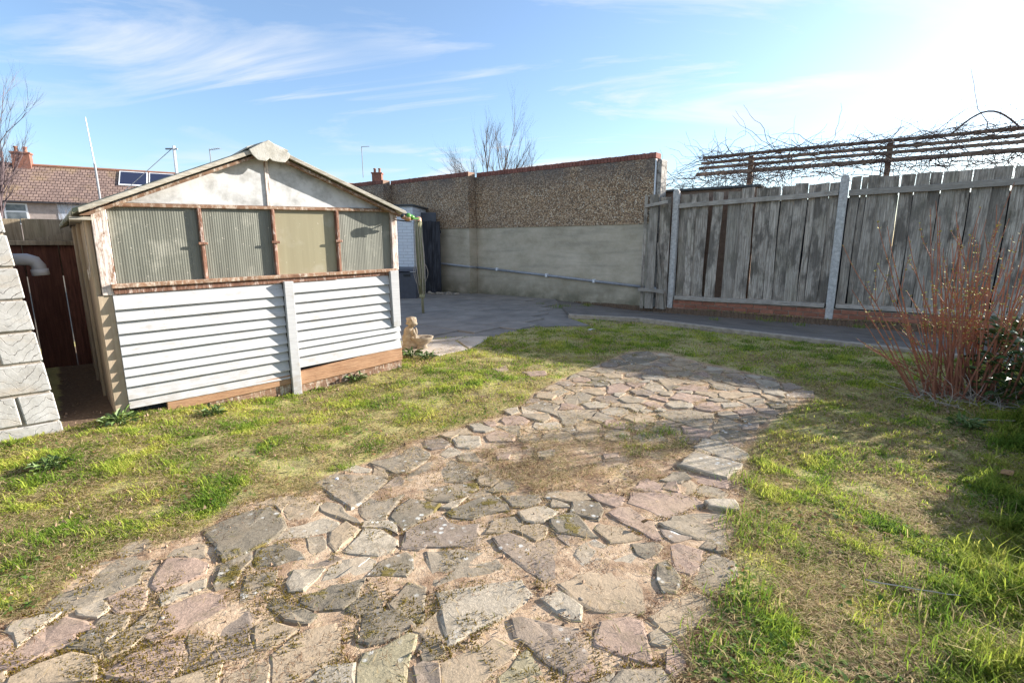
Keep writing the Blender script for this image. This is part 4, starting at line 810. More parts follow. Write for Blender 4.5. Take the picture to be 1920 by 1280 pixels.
# ---- slatted screen behind the fence and the climber tangled over it
tr = thing('slatted_screen', FF(2.5, -2.8, 0), 'dark slatted timber screen on posts rising behind the plank fence', 'screen')
for k, z in enumerate((3.235, 3.115, 3.005, 2.865)):
    hh = .066 if k < 3 else .085; e = (-.30, -.33, -.38, -.43)[k]; q = e
    while q < 9.0:
        q2 = min(9.0, q + 2.4); MB().box(FF, q, q2 - .004, -2.83, -2.80, z - hh / 2, z + hh / 2, random.gauss(0, .004)).build('slat', 'trellis_wood', tr, bevel=.003); q = q2
for p in (.75, 3.29, 5.8, 8.3): MB().box(FF, p - .05, p + .05, -2.94, -2.835, -.1, 3.2).build('post', 'trellis_wood', tr, bevel=.005)
random.seed(33)
vine = thing('climbing_vine', FF(3, -2.8, 0), 'leafless climber tangled along the top of the slatted screen', 'climber')
b = MB()
for i in range(600):
    p = random.uniform(-.5, 7.5); z = random.choice((3.27, 3.2, 3.1, 2.9, 2.75)) + random.uniform(-.12, .06); big = random.random() < .5
    pts, rs = wander(FF(p, -2.8 + random.uniform(-.12, .12), z), (random.choice((-1, 1)) * FF.u + Vector((0, 0, random.uniform(-.35, .4)))), random.uniform(.5, 1.4), 9, .28, -.01, .010 if big else .006, .0025); b.tube(pts, rs, 3, cap=False)
for i in range(330):
    p = random.uniform(-.4, 7.5); pts, rs = wander(FF(p, -2.8 + random.uniform(-.1, .1), 3.2), (random.gauss(0, .5), random.gauss(0, .4), 1), random.uniform(.10, .30) * (1.4 if p > 3.6 else 1), 7, .25, -.03, .005, .002); b.tube(pts, rs, 3, cap=False)
for i in range(120):
    p = random.uniform(-.3, 7.5); pts, rs = wander(FF(p, -2.78, 2.85), (random.gauss(0, .5), random.gauss(0, .4), -1), random.uniform(.3, .8), 7, .25, 0, .007, .0025); b.tube(pts, rs, 3, cap=False)
for p in (.75, 3.3): pts, rs = wander(FF(p + .07, -2.78, 0), (0, 0, 1), 3.0, 10, .05, .1, .02, .012); b.tube(pts, rs, 5)
pts = [FF(4.2 + .9 * t, -2.75, 3.25 + .32 * math.sin(math.pi * t)) for t in [i / 12 for i in range(13)]]; b.tube(pts, .016, 5)
b.build('stems', 'vine_bark', vine)
random.seed(34)
cre = thing('dry_creeper', FF(.2, -.3, 2.25), 'tangle of dry creeper stems spilling over the brick hut roof', 'creeper'); b = MB()
for i in range(140):
    pts, rs = wander(FF(random.uniform(-.4, 1.7), random.uniform(-1.4, -.22), 2.30 + random.uniform(-.05, .22)), (random.gauss(0, 1), random.gauss(0, .6), random.gauss(0, .45)), random.uniform(.25, .8), 8, .3, .0, .006, .002); b.tube(pts, rs, 3, cap=False)
b.build('stems', 'vine_bark', cre)

# ---------------------------------------------------------------- far houses
def uvroof(o, F):
    me = o.data; uv = me.uv_layers.new(name='UVMap'); off = wloc(o.parent) if o.parent else Vector()
    for pl in me.polygons:
        for li in pl.loop_indices:
            w = me.vertices[me.loops[li].vertex_index].co + off - F.o; uv.data[li].uv = (w.dot(F.u), math.hypot(w.dot(F.n), w.z) if True else 0)
H1 = Frame(-41.3 - 12 * .863, 44.4 - 12 * .505, 30.3)
h1 = thing('terrace_house', H1(12, 0, 0), 'brown tiled terrace with small white window and roof panels at left', 'house')
Ln = 46; ev, rd, hd = 4.95, 8.35, 4.2
MB().box(H1, 0, Ln, -8.4, 0, 0, ev).build('wall', 'ivory_wall', h1)
o = MB().prism(Frame(H1.o.x, H1.o.y, 30.3 - 90), [(-.35, ev - .05), (hd, rd), (2 * hd + .35, ev - .05), (2 * hd + .35, ev - .2), (hd, rd - .2), (-.35, ev - .2)], 0, Ln)
o.v = []; o.f = []
o.add([H1(-.3, .35, ev - .02), H1(Ln, .35, ev - .02), H1(Ln, -hd, rd), H1(-.3, -hd, rd), H1(-.3, -2 * hd - .35, ev - .02), H1(Ln, -2 * hd - .35, ev - .02), H1(-.3, .35, ev - .16), H1(Ln, .35, ev - .16)], [(0, 1, 2, 3), (3, 2, 5, 4), (6, 7, 1, 0)])
ro = o.build('roof', 'roof_tile', h1); uvroof(ro, H1)
MB().tube([H1(-.3, -hd, rd + .03), H1(Ln, -hd, rd + .03)], .13, 8).build('ridge_tiles', 'terracotta', ro)
MB().box(H1, -.3, Ln, .36, .48, ev - .18, ev - .05).build('gutter', 'dark_wood', h1)
def chimney(F, p, d, z0, z1, w, parent, pots=2):
    c = MB().box(F, p - w, p + w, d - .45, d + .45, z0, z1).box(F, p - w - .08, p + w + .08, d - .53, d + .53, z1 + .001, z1 + .14).build('chimney', 'chimney_brick', parent)
    for k in range(pots): MB().lathe(F(p - w * .5 + k * w, d, z1 + .141), [(.17, 0), (.15, .1), (.13, .38), (.17, .42), (.17, .5), (.11, .5)], 10).build('chimney_pot', 'terracotta', c, smooth=True)
chimney(H1, 10.9, -hd, rd - .6, rd + .95, .62, ro, 2)
for p in (10.15, 24.0):
    wd = MB().box(H1, p, p + 1.5, -.05, .06, 2.95, 4.72).build('window', 'white_upvc', h1)
    MB().box(H1, p + .12, p + 1.38, .061, .075, 3.07, 3.98).build('pane', 'window_glass', wd); MB().box(H1, p + .12, p + 1.38, .061, .075, 4.10, 4.60).build('pane', 'window_glass', wd)
MB().box(H1, 13.6, 40, 0, .03, 0, ev - .22).build('painted_wall', 'bluewhite_wall', h1)
sl = (rd - ev) / (hd + .35); rz = lambda d: ev - .02 + (.35 - d) * sl
for p in (17.9, 20.25):
    f = MB().hexa([H1(p, -2.0, rz(-2.0) + .10), H1(p + 2.25, -2.0, rz(-2.0) + .10), H1(p + 2.25, -3.95, rz(-3.95) + .10), H1(p, -3.95, rz(-3.95) + .10), H1(p, -2.0, rz(-2.0) + .16), H1(p + 2.25, -2.0, rz(-2.0) + .16), H1(p + 2.25, -3.95, rz(-3.95) + .16), H1(p, -3.95, rz(-3.95) + .16)]).build('solar_panel', 'white_upvc', ro)
    MB().add([H1(p + .1, -2.1, rz(-2.1) + .175), H1(p + 2.15, -2.1, rz(-2.1) + .175), H1(p + 2.15, -3.85, rz(-3.85) + .175), H1(p + .1, -3.85, rz(-3.85) + .175)], [(0, 1, 2, 3)]).build('cells', 'solar', f)
H2 = Frame(-19.5, 57, 3)
h2 = thing('hipped_house', H2(6, -4, 0), 'distant red hipped roof with chimney beyond the boundary wall', 'house')
MB().box(H2, 0, 13, -8, 0, 0, 5.3).build('wall', 'ivory_wall', h2)
o = MB().add([H2(-.4, .4, 5.25), H2(13.4, .4, 5.25), H2(13.4, -8.4, 5.25), H2(-.4, -8.4, 5.25), H2(2.6, -4, 8.35), H2(10.5, -4, 8.35)], [(0, 1, 5, 4), (1, 2, 5), (2, 3, 4, 5), (3, 0, 4)])
r2 = o.build('roof', 'roof_tile_red', h2); uvroof(r2, H2); chimney(H2, 3.9, -4, 7.6, 9.4, .55, r2, 2)
f = MB().hexa([H2(3.2, -1.6, 7.32), H2(5.6, -1.6, 7.32), H2(5.6, -2.7, 8.1), H2(3.2, -2.7, 8.1), H2(3.2, -1.62, 7.4), H2(5.6, -1.62, 7.4), H2(5.6, -2.72, 8.18), H2(3.2, -2.72, 8.18)]).build('solar_panel', 'white_upvc', r2)
for a_ in (3.28, 4.45): MB().add([H2(a_, -1.64, 7.43), H2(a_ + 1.05, -1.64, 7.43), H2(a_ + 1.05, -2.66, 8.16), H2(a_, -2.66, 8.16)], [(0, 1, 2, 3)]).build('cells', 'solar', f)
def aerial(loc, h, label, arm=.0, r=.015, mt='grey_metal'):
    t = thing('aerial_mast', loc, label, 'aerial'); loc = Vector(loc); MB().tube([loc, loc + Vector((0, 0, h))], r, 6).build('mast', mt, t)
    if arm:
        a_ = MB().tube([loc + Vector((-.02, 0, h - .03)), loc + Vector((arm, .1, h + .03))], r * .7, 4)
        for k in range(5): q = loc + Vector((arm * (.2 + .2 * k), .02 * k, h - .02 + .012 * k)); a_.tube([q + Vector((0, -.1, 0)), q + Vector((0, .1, 0))], r * .4, 3)
        a_.build('boom', mt, t)
    return t
aerial((-15.2, 53.2, 8), 3.0, 'thin aerial mast beside the distant red chimney', .75, .04)
aerial((-8.05, 14.0, 0), 3.72, 'short hooked aerial just above the shed roof slope', .22, .012)
ap = thing('aerial_mast', (-5.75, 8.9, 0), 'white leaning mast with guy wire above the shed roof', 'aerial')
MB().tube([(-5.75, 8.9, 0), (-5.72, 8.9, 2.85)], .022, 8).build('mast', 'white_metal', ap); MB().tube([(-5.76, 8.9, 2.8), (-6.5, 8.7, 2.1)], .006, 4).build('guy_wire', 'grey_metal', ap); MB().tube([(-5.86, 8.9, 2.8), (-5.66, 8.9, 2.8)], .015, 5).build('cleat', 'grey_metal', ap)
fp = thing('tall_pole', (-7.0, 8.8, 0), 'tall thin white pole rising behind the shed at far left', 'pole')
MB().tube([(-7.0, 8.8, 0), (-7.02, 8.8, 2.55)], .017, 8).build('lower_tube', 'grey_metal', fp); MB().tube([(-7.02, 8.8, 2.5), (-7.06, 8.8, 3.28)], [.012, .007], 8).build('upper_tube', 'white_metal', fp)

# ---------------------------------------------------------------- far end of the yard
OF = Frame(-2.40, 12.4, -6)
oh = thing('painted_outhouse', OF(-1, -.5, 0), 'white painted brick outhouse with flat roof beyond the shed', 'outhouse')
MB().box(OF, -3.2, 0, -1.2, 0, -.1, 2.12).build('wall', 'painted_brick', oh)
MB().box(OF, -3.25, .04, -1.25, .06, 2.122, 2.17).build('roof', 'felt', oh, bevel=.008)
gp = tag(MB().box(Frame(-2.35, 13.1, -6), 0, .42, -.03, 0, 0, 2.02).build('grey_panel', 'bin_plastic', bevel=.01), 'blue-grey panel standing between the outhouse and the wall', 'panel')
dk = thing('dark_panel_fence', (-2.2, 12.9, 0), 'short black-stained board fence beside the white outhouse', 'fence')
DF = Frame(-2.27, 13.05, -14)
for i in range(4): MB().box(DF, i * .115, i * .115 + .11, -.02, .0 + random.uniform(0, .008), -.05, 1.80 + random.uniform(-.015, .015)).build('board', 'dark_wood', dk, bevel=.003)
MB().box(DF, 0, .46, -.06, -.021, 1.5, 1.58).build('rail', 'dark_wood', dk)
XF = Frame(-2.17, 11.4, -4)
bx = thing('storage_box', XF(-.5, -.3, 0), 'dark grey plastic storage box standing against the white outhouse', 'storage box')
MB().hexa([XF(-.98, -.02, -.02), XF(-.02, -.02, -.02), XF(-.02, -.58, -.02), XF(-.98, -.58, -.02), XF(-1, 0, .60), XF(0, 0, .60), XF(0, -.6, .60), XF(-1, -.6, .60)]).build('body', 'bin_plastic', bx, bevel=.01)
MB().hexa([XF(-1.02, .03, .615), XF(.02, .03, .615), XF(.02, -.62, .615), XF(-1.02, -.62, .615), XF(-1.0, 0, .67), XF(0, 0, .67), XF(0, -.6, .70), XF(-1.0, -.6, .70)]).build('lid', 'bin_plastic', bx, bevel=.008)
for p in (-.72, -.22): MB().box(XF, p - .08, p + .08, .001, .008, .50, .56).build('handle_slot_shade', 'parrot_dark', bx)  # dark plates carry the shade of the hand cut-outs, nothing is recessed
for p in (-.5, -.12): MB().box(XF, p - .02, p + .1, .005, .02, .603, .613).build('clip', 'litter', bx)
# rotary dryer, folded
rd_ = thing('rotary_dryer', (-1.61, 8.93, 0), 'folded rotary clothes dryer standing on the dark patio', 'clothes dryer'); c = Vector((-1.61, 8.93, 0))
MB().tube([c + Vector((.01, 0, -.05)), c + Vector((0, 0, .3)), c + Vector((-.03, 0, 1.66))], .024, 10).build('pole', 'dryer_wood', rd_, smooth=True)
MB().lathe(c + Vector((.0, 0, .27)), [(.025, 0), (.05, .01), (.05, .06), (.03, .09)], 12).build('hub', 'dryer_wood', rd_, smooth=True)
random.seed(4)
for k in range(6):
    w = k * math.pi / 3 + .3; q = Vector((math.cos(w), math.sin(w), 0)); MB().tube([c + q * .035 + Vector((0, 0, .31)), c + q * .06 + Vector((-.015, 0, .95)), c + q * .052 + Vector((-.03, 0, 1.63 + .02 * k % .05))], .014, 6).build('arm', 'dryer_wood', rd_, smooth=True)
b = MB()
for k in range(12):
    w = k * .52; q = Vector((math.cos(w), math.sin(w), 0)); sag = random.uniform(.0, .05); n = 10
    z1 = random.uniform(1.45, 1.64); z0 = random.choice((.35, .5, .62)); b.tube([c + q * (.06 + sag * math.sin(math.pi * i / n)) + Vector((-.03 * i / n, 0, lerp(z0, z1, i / n))) for i in range(n + 1)], .004, 4)
b.tube([c + Vector((-.08 - .05 * math.sin(math.pi * i / 8), -.02, .95 - .42 * i / 8)) for i in range(9)], .004, 4); b.tube([c + Vector((.06 + .06 * math.sin(math.pi * i / 8), -.02, .9 - .35 * i / 8)) for i in range(9)], .004, 4)
b.build('line_cord', 'rope', rd_); MB().lathe(c + Vector((-.03, 0, 1.63)), [(.0, .06), (.04, .055), (.062, .03), (.062, -.02)], 12).build('top_cap', 'parrot_tan', rd_, smooth=True)
# stones at the wall foot
random.seed(9)
def rock(name, loc, sx, sy, sz, mat, label=None, cat=None, group=None):
    bm = bmesh.new(); bmesh.ops.create_icosphere(bm, subdivisions=2, radius=1)
    for v in bm.verts: k = 1 + random.gauss(0, .09); v.co = Vector((v.co.x * sx * k, v.co.y * sy * k, v.co.z * sz * k))
    me = bpy.data.meshes.new(name); bm.to_mesh(me); bm.free(); me.materials.append(M[mat]); o = bpy.data.objects.new(name, me); col.objects.link(o); o.location = loc
    if label: tag(o, label, cat, group)
    return o
for k in range(7): rock('rubble_stone', (-2.05 + .11 * k + random.gauss(0, .03), 12.55 - .05 * k + random.gauss(0, .05), .02), random.uniform(.05, .09), .06, random.uniform(.03, .06), 'mortar', 'small rubble stone lying at the foot of the dark fence', 'stone', 'rubble stones by the dark fence')

# ---------------------------------------------------------------- garden ornament: child figure and shell bowl
def blob(parts, name, mat, parent, vox=.006):
    bm = bmesh.new(); off = wloc(parent)
    for (x, y, z, a, b_, c_) in parts:
        m = Matrix.Translation(Vector((x, y, z)) - off) @ Matrix.Diagonal((a, b_, c_, 1)); bmesh.ops.create_uvsphere(bm, u_segments=16, v_segments=10, radius=1, matrix=m)
    me = bpy.data.meshes.new(name); bm.to_mesh(me); bm.free(); me.materials.append(M[mat]); o = bpy.data.objects.new(name, me); col.objects.link(o)
    md = o.modifiers.new('r', 'REMESH'); md.mode = 'VOXEL'; md.voxel_size = vox; sm = o.modifiers.new('s', 'SMOOTH'); sm.iterations = 3
    dg = bpy.context.evaluated_depsgraph_get(); me2 = bpy.data.meshes.new_from_object(o.evaluated_get(dg)); o.modifiers.clear(); o.data = me2; me2.polygons.foreach_set('use_smooth', [True] * len(me2.polygons))
    if not me2.materials: me2.materials.append(M[mat])
    o.parent = parent; return o
sx, sy = -1.17, 5.78; st = thing('garden_statue', (sx, sy, 0), 'weathered stone figure of a kneeling child bending over a bowl by the shed', 'statue')
blob([(sx - .05, sy, .12, .075, .07, .09), (sx - .045, sy, .2, .06, .055, .07), (sx - .02, sy, .25, .03, .03, .05), (sx + .0, sy - .01, .315, .055, .05, .058), (sx - .005, sy, .335, .062, .056, .05), (sx + .045, sy - .01, .30, .018, .03, .02),
      (sx + .02, sy - .05, .2, .022, .022, .05), (sx + .04, sy - .055, .16, .018, .018, .045), (sx + .03, sy + .05, .19, .02, .02, .06), (sx - .02, sy - .03, .06, .09, .05, .05), (sx - .04, sy + .04, .06, .09, .05, .05), (sx - .05, sy, .02, .11, .09, .03)]
     + [(sx + .055 * math.cos(a) * .9 - .01, sy + .05 * math.sin(a), .33 + .03 * math.sin(a * 3), .018, .018, .018) for a in [i * .7 for i in range(9)]], 'figure', 'stone_statue', st)
b = MB().lathe((sx + .11, sy - .02, .0), [(.05, 0), (.06, .02), (.045, .05), (.09, .09), (.115, .135), (.12, .15), (.10, .147), (.06, .105), (0, .095)], 22)
for i, v in enumerate(b.v): v.x = sx + .11 + (v.x - sx - .11) * 1.15
b.build('bowl', 'stone_statue', st, smooth=True)
# painted bird ornament fixed at the shed eave
bd = thing('bird_ornament', SF(2.26, .14, 1.47), 'small green and black bird ornament fixed at the shed eave', 'ornament'); q = SF(2.27, .14, 1.455)
ux = SF.u
def el(c, a, b_, c_, n=12): return (c.x, c.y, c.z, a, b_, c_)
blob([el(q, .04, .04, .032), el(q + ux * .035, .03, .03, .024), el(q - ux * .045 + Vector((0, 0, .008)), .026, .026, .024)], 'body', 'parrot_tan', bd, .004)
blob([el(q + Vector((0, 0, .014)) + SF.n * .008, .034, .034, .03), el(q + ux * .03 + Vector((0, 0, .006)) + SF.n * .01, .036, .034, .024)], 'wing', 'parrot_green', bd, .004)
MB().hexa([q + ux * .05 + Vector((0, 0, -.012)), q + ux * .125 + Vector((0, 0, -.008)), q + ux * .125 - SF.n * .02 + Vector((0, 0, -.008)), q + ux * .05 - SF.n * .03 + Vector((0, 0, -.012)), q + ux * .05 + Vector((0, 0, .004)), q + ux * .13 + Vector((0, 0, .004)), q + ux * .13 - SF.n * .02 + Vector((0, 0, .004)), q + ux * .05 - SF.n * .03 + Vector((0, 0, .004))]).build('tail', 'parrot_green', bd)
blob([el(q - ux * .05 + Vector((0, 0, .012)), .024, .024, .024), el(q - ux * .015 + Vector((0, 0, .026)), .03, .03, .014)], 'head', 'parrot_dark', bd, .004)
MB().tube([SF(2.2, .0, 1.44), SF(2.22, .14, 1.425), SF(2.31, .14, 1.42)], .006, 6).build('perch', 'parrot_dark', bd)

# ---------------------------------------------------------------- the red-stemmed shrub
random.seed(12)
sb = Vector((3.50, 3.85, 0)); shrub = thing('red_stemmed_shrub', sb, 'shrub of many reddish bare canes with yellow-green buds', 'shrub')
buds = MB()
def bud(p, s):
    for k in range(2):
        a = random.uniform(0, 6.28); d = Vector((math.cos(a), math.sin(a), random.uniform(.4, 1.2))).normalized() * s; w = d.cross(Vector((0, 0, 1))).normalized() * s * .35
        buds.add([p, p + d * .55 + w, p + d, p + d * .55 - w], [(0, 1, 2, 3)])
for i in range(90):
    a = random.uniform(0, 2 * math.pi); rr = random.uniform(0, 1) ** .7; base = sb + Vector((.26 * rr * math.cos(a) + random.uniform(-.1, .35), .18 * rr * math.sin(a), 0))
    out = Vector((math.cos(a) * 1.0 - .12, math.sin(a) * .6, 0)) * (.08 + .60 * rr * rr); ln = random.uniform(.85, 1.85) * (1 - .22 * rr)
    if i < 5: out = Vector((-1.0, -.15 + .1 * i, 0)); ln = random.uniform(.6, 1.15)
    n = 8; d = (out + Vector((0, 0, 1 if i >= 5 else .75 - .12 * i))).normalized(); p = base.copy(); pts = [p.copy()]
    for k in range(n): d = (d + Vector((random.gauss(0, .05), random.gauss(0, .05), .03))).normalized(); p = p + d * ln / n; pts.append(p.copy())
    r0 = random.uniform(.005, .0095); b = MB().tube(pts, [lerp(r0, .0022, k / n) for k in range(n + 1)], 5)
    for m in range(random.choice((0, 1, 2, 3))):
        k = random.randint(3, 6); tw, rs = wander(pts[k], (pts[k + 1] - pts[k]).normalized() + Vector((random.gauss(0, .4), random.gauss(0, .4), .1)), random.uniform(.12, .35), 5, .08, .05, .0035, .0018); b.tube(tw, rs, 4)
        for q in tw[2:]: bud(q, random.uniform(.012, .026))
    for k in range(3, n + 1):
        for _ in range(2):
            if random.random() < .75: bud(pts[k].lerp(pts[k - 1], random.random()), random.uniform(.010, .026))
    b.build('cane', 'cane_red', shrub)
buds.build('leaf_buds', 'bud', shrub)['kind'] = 'stuff'
b = MB()
for i in range(260):
    a = random.uniform(0, 6.28); rr = random.uniform(.05, .42); p = sb + Vector((rr * math.cos(a) + .08, rr * .7 * math.sin(a) - .05, .01)); pts, rs = wander(p, (random.gauss(0, 1), random.gauss(0, 1), random.uniform(.1, .9)), random.uniform(.1, .3), 5, .2, -.08, .0025, .001); b.tube(pts, rs, 3, cap=False)
b.build('dead_stems', 'straw_tan' if 'straw_tan' in M else 'rope', shrub)['kind'] = 'stuff'
def leafy(name, loc, label, cat, n, size, rad, hgt, mat, aspect=.42, flat=.3, group=None, seed=1):
    random.seed(seed); t = thing(name, loc, label, cat, group); loc = Vector(loc); b = MB(); s_ = MB()
    for i in range(n):
        a = random.uniform(0, 6.28); rr = rad * math.sqrt(random.random()); z = hgt * random.random() ** .8; p = loc + Vector((rr * math.cos(a), rr * math.sin(a), z)); l = size * random.uniform(.6, 1.2)
        d = Vector((math.cos(a) + random.gauss(0, .5), math.sin(a) + random.gauss(0, .5), random.uniform(-.2, .9) * (1 - flat) + .1)).normalized(); w = d.cross(Vector((random.gauss(0, .25), random.gauss(0, .25), 1))).normalized() * l * aspect * .5; up = w.cross(d).normalized() * l * .12
        b.add([p, p + d * l * .35 + w + up, p + d * l * .72 + w * .75 + up * .6, p + d * l - up, p + d * l * .72 - w * .75 + up * .6, p + d * l * .35 - w + up, p + d * l * .4], [(0, 1, 6), (1, 2, 6), (2, 3, 6), (3, 4, 6), (4, 5, 6), (5, 0, 6)])
        if i % 4 == 0: s_.tube([loc + Vector((random.gauss(0, .02), random.gauss(0, .02), -.02)), p.lerp(loc, .45) + Vector((0, 0, .03)), p], [.004, .003, .0015], 3, cap=False)
    b.build('leaves', mat, t); s_.build('stems', 'weed_green', t); return t
leafy('laurel_bush', (4.02, 3.62, .0), 'glossy dark green evergreen leaves at the right edge', 'bush', 700, .10, .42, .62, 'leaf_green', seed=3)
for i_, (ex, ey, lab_) in enumerate(((4.65, 3.45, 'evergreen shrub beyond the right edge, farthest of three'), (4.1, 2.85, 'evergreen shrub beyond the right edge, middle of three'), (3.6, 2.3, 'evergreen shrub beyond the right edge, nearest of three'))):
    leafy('evergreen_shrub', (ex, ey, 0), lab_, 'bush', 2000, .12, .42, .48, 'leaf_green', seed=8 + i_, group='evergreen shrubs beyond the right edge')
for i, (u, v, s, lab) in enumerate(((222, 795, .065, 'broad-leaved dock weed at the shed corner by the alley'), (395, 772, .055, 'leafy weed under the raw plinth board left of the batten'), (668, 705, .055, 'leafy weed against the right half of the plinth'), (770, 668, .075, 'rosette weed in front of the stone ornament'), (800, 672, .06, 'green weed at the corner of the pale slabs'), (100, 880, .05, 'flat clover-leaved weed in the grass by the blocks'), (1810, 800, .06, 'low leafy weed at the foot of the red canes'))):
    x, y = gpt(u, v); leafy('leafy_weed', (x, y, float(gh(x, y))), lab, 'weed', 60, s, s * 1.25, s * .9, 'weed_green', .36, .2, seed=40 + i)

# ---------------------------------------------------------------- grass, clippings, crumbs
def blades(name, mat, x, y, z, h, w, ang, lean, colr, curl=.6):
    n = len(x); dx, dy = np.cos(ang), np.sin(ang); sx_, sy_ = -dy, dx
    base = np.stack([x, y, z], -1); side = np.stack([sx_, sy_, np.zeros(n)], -1) * (w / 2)[:, None]
    hor = np.stack([dx, dy, np.zeros(n)], -1); up = np.array([0, 0, 1.])
    mid = base + hor * (h * np.sin(lean) * .45)[:, None] + up * (h * np.cos(lean) * .55)[:, None]
    l2 = np.minimum(lean + curl, 1.75); tip = mid + hor * (h * np.sin(l2) * .5)[:, None] + up * (h * np.cos(l2) * .5)[:, None]
    V = np.empty((n, 5, 3), np.float32); V[:, 0] = base - side; V[:, 1] = base + side; V[:, 2] = mid + side * .8; V[:, 3] = mid - side * .8; V[:, 4] = tip
    k = (np.arange(n) * 5)[:, None]; lo = np.concatenate([k + np.array([[0, 1, 2, 3]]), k + np.array([[3, 2, 4]])], 1).astype(np.int32)
    me = bpy.data.meshes.new(name); me.vertices.add(n * 5); me.vertices.foreach_set('co', V.ravel()); me.loops.add(n * 7); me.loops.foreach_set('vertex_index', lo.ravel())
    st_ = (np.arange(n) * 7)[:, None] + np.array([[0, 4]]); me.polygons.add(n * 2); me.polygons.foreach_set('loop_start', st_.ravel().astype(np.int32)); me.update()
    ca = me.color_attributes.new('Col', 'FLOAT_COLOR', 'POINT'); c4 = np.ones((n, 5, 4), np.float32); c4[:, :, :3] = colr[:, None, :]; ca.data.foreach_set('color', c4.ravel())
    me.materials.append(M[mat]); o = bpy.data.objects.new(name, me); col.objects.link(o); return o
def scatter(n, x0, x1, y0, y1, power):
    """random ground points, denser towards the camera"""
    y = rng.random(n); y = (y0 ** (1 - power) + y * (y1 ** (1 - power) - y0 ** (1 - power))) ** (1 / (1 - power)) if power != 1 else y0 * (y1 / y0) ** y
    x = (rng.random(n) * 2 - 1) * (y * 1.08 + .35); return x, y
x, y = scatter(1950000, -5, 8, .85, 9.6, 1.15)
inp = inpoly(x, y, PAVE); bad = inpoly(x, y, PATIO) | inpoly(x, y, PATH) | inpoly(x, y, SHEDP) | inpoly(x, y, BLOCKP) | inpoly(x, y, ALLEY) | (x < -3.6)
bad |= inpoly(x, y, [xy(FF(-1, .1, 0)), xy(FF(9, .1, 0)), xy(FF(9, -9, 0)), xy(FF(-1, -9, 0))]) | inpoly(x, y, [xy(SF(-3, -.05, 0)), xy(SF(.0, -.05, 0)), xy(SF(0, -9, 0)), xy(SF(-3, -9, 0))]) | inpoly(x, y, [xy(SF(0, -.02, 0)), xy(SF(2.2, -.02, 0)), xy(SF(2.2, -9, 0)), xy(SF(0, -9, 0))])
slabs_ = inpoly(x, y, [(-1.20, 5.35), (-.80, 5.36), (-.52, 5.72), (-.30, 6.56), (-1.5, 6.1)])
clump = vnoise(x, y, 7, 4, 3); big = vnoise(x, y, 1.4, 5, 3); fine = vnoise(x, y, 22, 6, 2)
edge = np.clip(.5 + (clump - .5) * 2.4 + (fine - .5) * 1.2, 0, 1)
# distance to the paving edge, so that the turf frays into it
cell = lambda a: a[np.clip(((y - ys[0]) / .035).astype(int), 0, ny - 1), np.clip(((x - xs[0]) / .035).astype(int), 0, nx - 1)]
pvf = cell(blur(pv, 14)); dens = np.where(inp, 0, 1.0)
dens = np.clip(1.25 - pvf * 2.6 + (clump - .5) * 1.2, 0, 1) * (.42 + .58 * sstep(.38, .56, clump * .6 + big * .25 + fine * .15))
tuft = inpoly(x, y, TUFT); dens = np.where(tuft, .75 * sstep(.5, .62, clump), dens)
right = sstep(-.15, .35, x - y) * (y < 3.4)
far = sstep(4.6, 5.3, y * .82 + x * .57)
dens = np.where(slabs_, .0, dens); dens *= np.where(far > .5, .75, 1)
keep = (rng.random(len(x)) < dens) & ~bad; x, y, clump, big, fine, right, far, pvf = (a[keep] for a in (x, y, clump, big, fine, right, far, pvf))
n = len(x); print('grass blades', n)
dist = np.hypot(x, y)
h = (.013 + .021 * rng.random(n) ** 1.6) * (.7 + .75 * sstep(.45, .7, clump)) * (1 + 1.6 * right) * (1 + .35 * far) * (.75 + .5 * big)
h *= np.where(rng.random(n) < .035, 1.9, 1)
w = (.0023 + .0018 * rng.random(n)) * np.clip(dist / 2.2, .9, 2.6) * (1 + .5 * right)
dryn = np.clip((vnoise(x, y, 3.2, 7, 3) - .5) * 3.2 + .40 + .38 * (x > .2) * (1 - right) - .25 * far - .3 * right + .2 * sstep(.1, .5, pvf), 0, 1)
ky = rng.random(n); isd = ky < dryn * .8
G1, G2, G3 = np.array([.16, .26, .035]), np.array([.39, .46, .065]), np.array([.56, .53, .13])
t = np.clip(rng.random(n) * .8 + (vnoise(x, y, 4.5, 2, 2) - .5) * 1.6, 0, 1)[:, None]; cg = np.where(t < .5, G1 + (G2 - G1) * t * 2, G2 + (G3 - G2) * (t - .5) * 2)
cg = cg * (1 - .35 * right[:, None]) ; ts = rng.random(n)[:, None]; cs = np.array([.64, .51, .26]) * (.6 + .6 * ts); cs[:, 2] *= .8 + .4 * rng.random(n)  # green blades also darkened past the edge of the right-hand shade
colr = np.where(isd[:, None], cs, cg); lean = np.where(isd, .75 + .7 * rng.random(n), .15 + .75 * rng.random(n) ** 1.3)
z = gh(x, y) + .0 - .004
go = blades('grass', 'grass_blade', x, y, z, h, w, rng.random(n) * 6.283, lean, colr); tag(go, 'short patchy green and yellowed lawn grass', 'grass', kind='stuff')
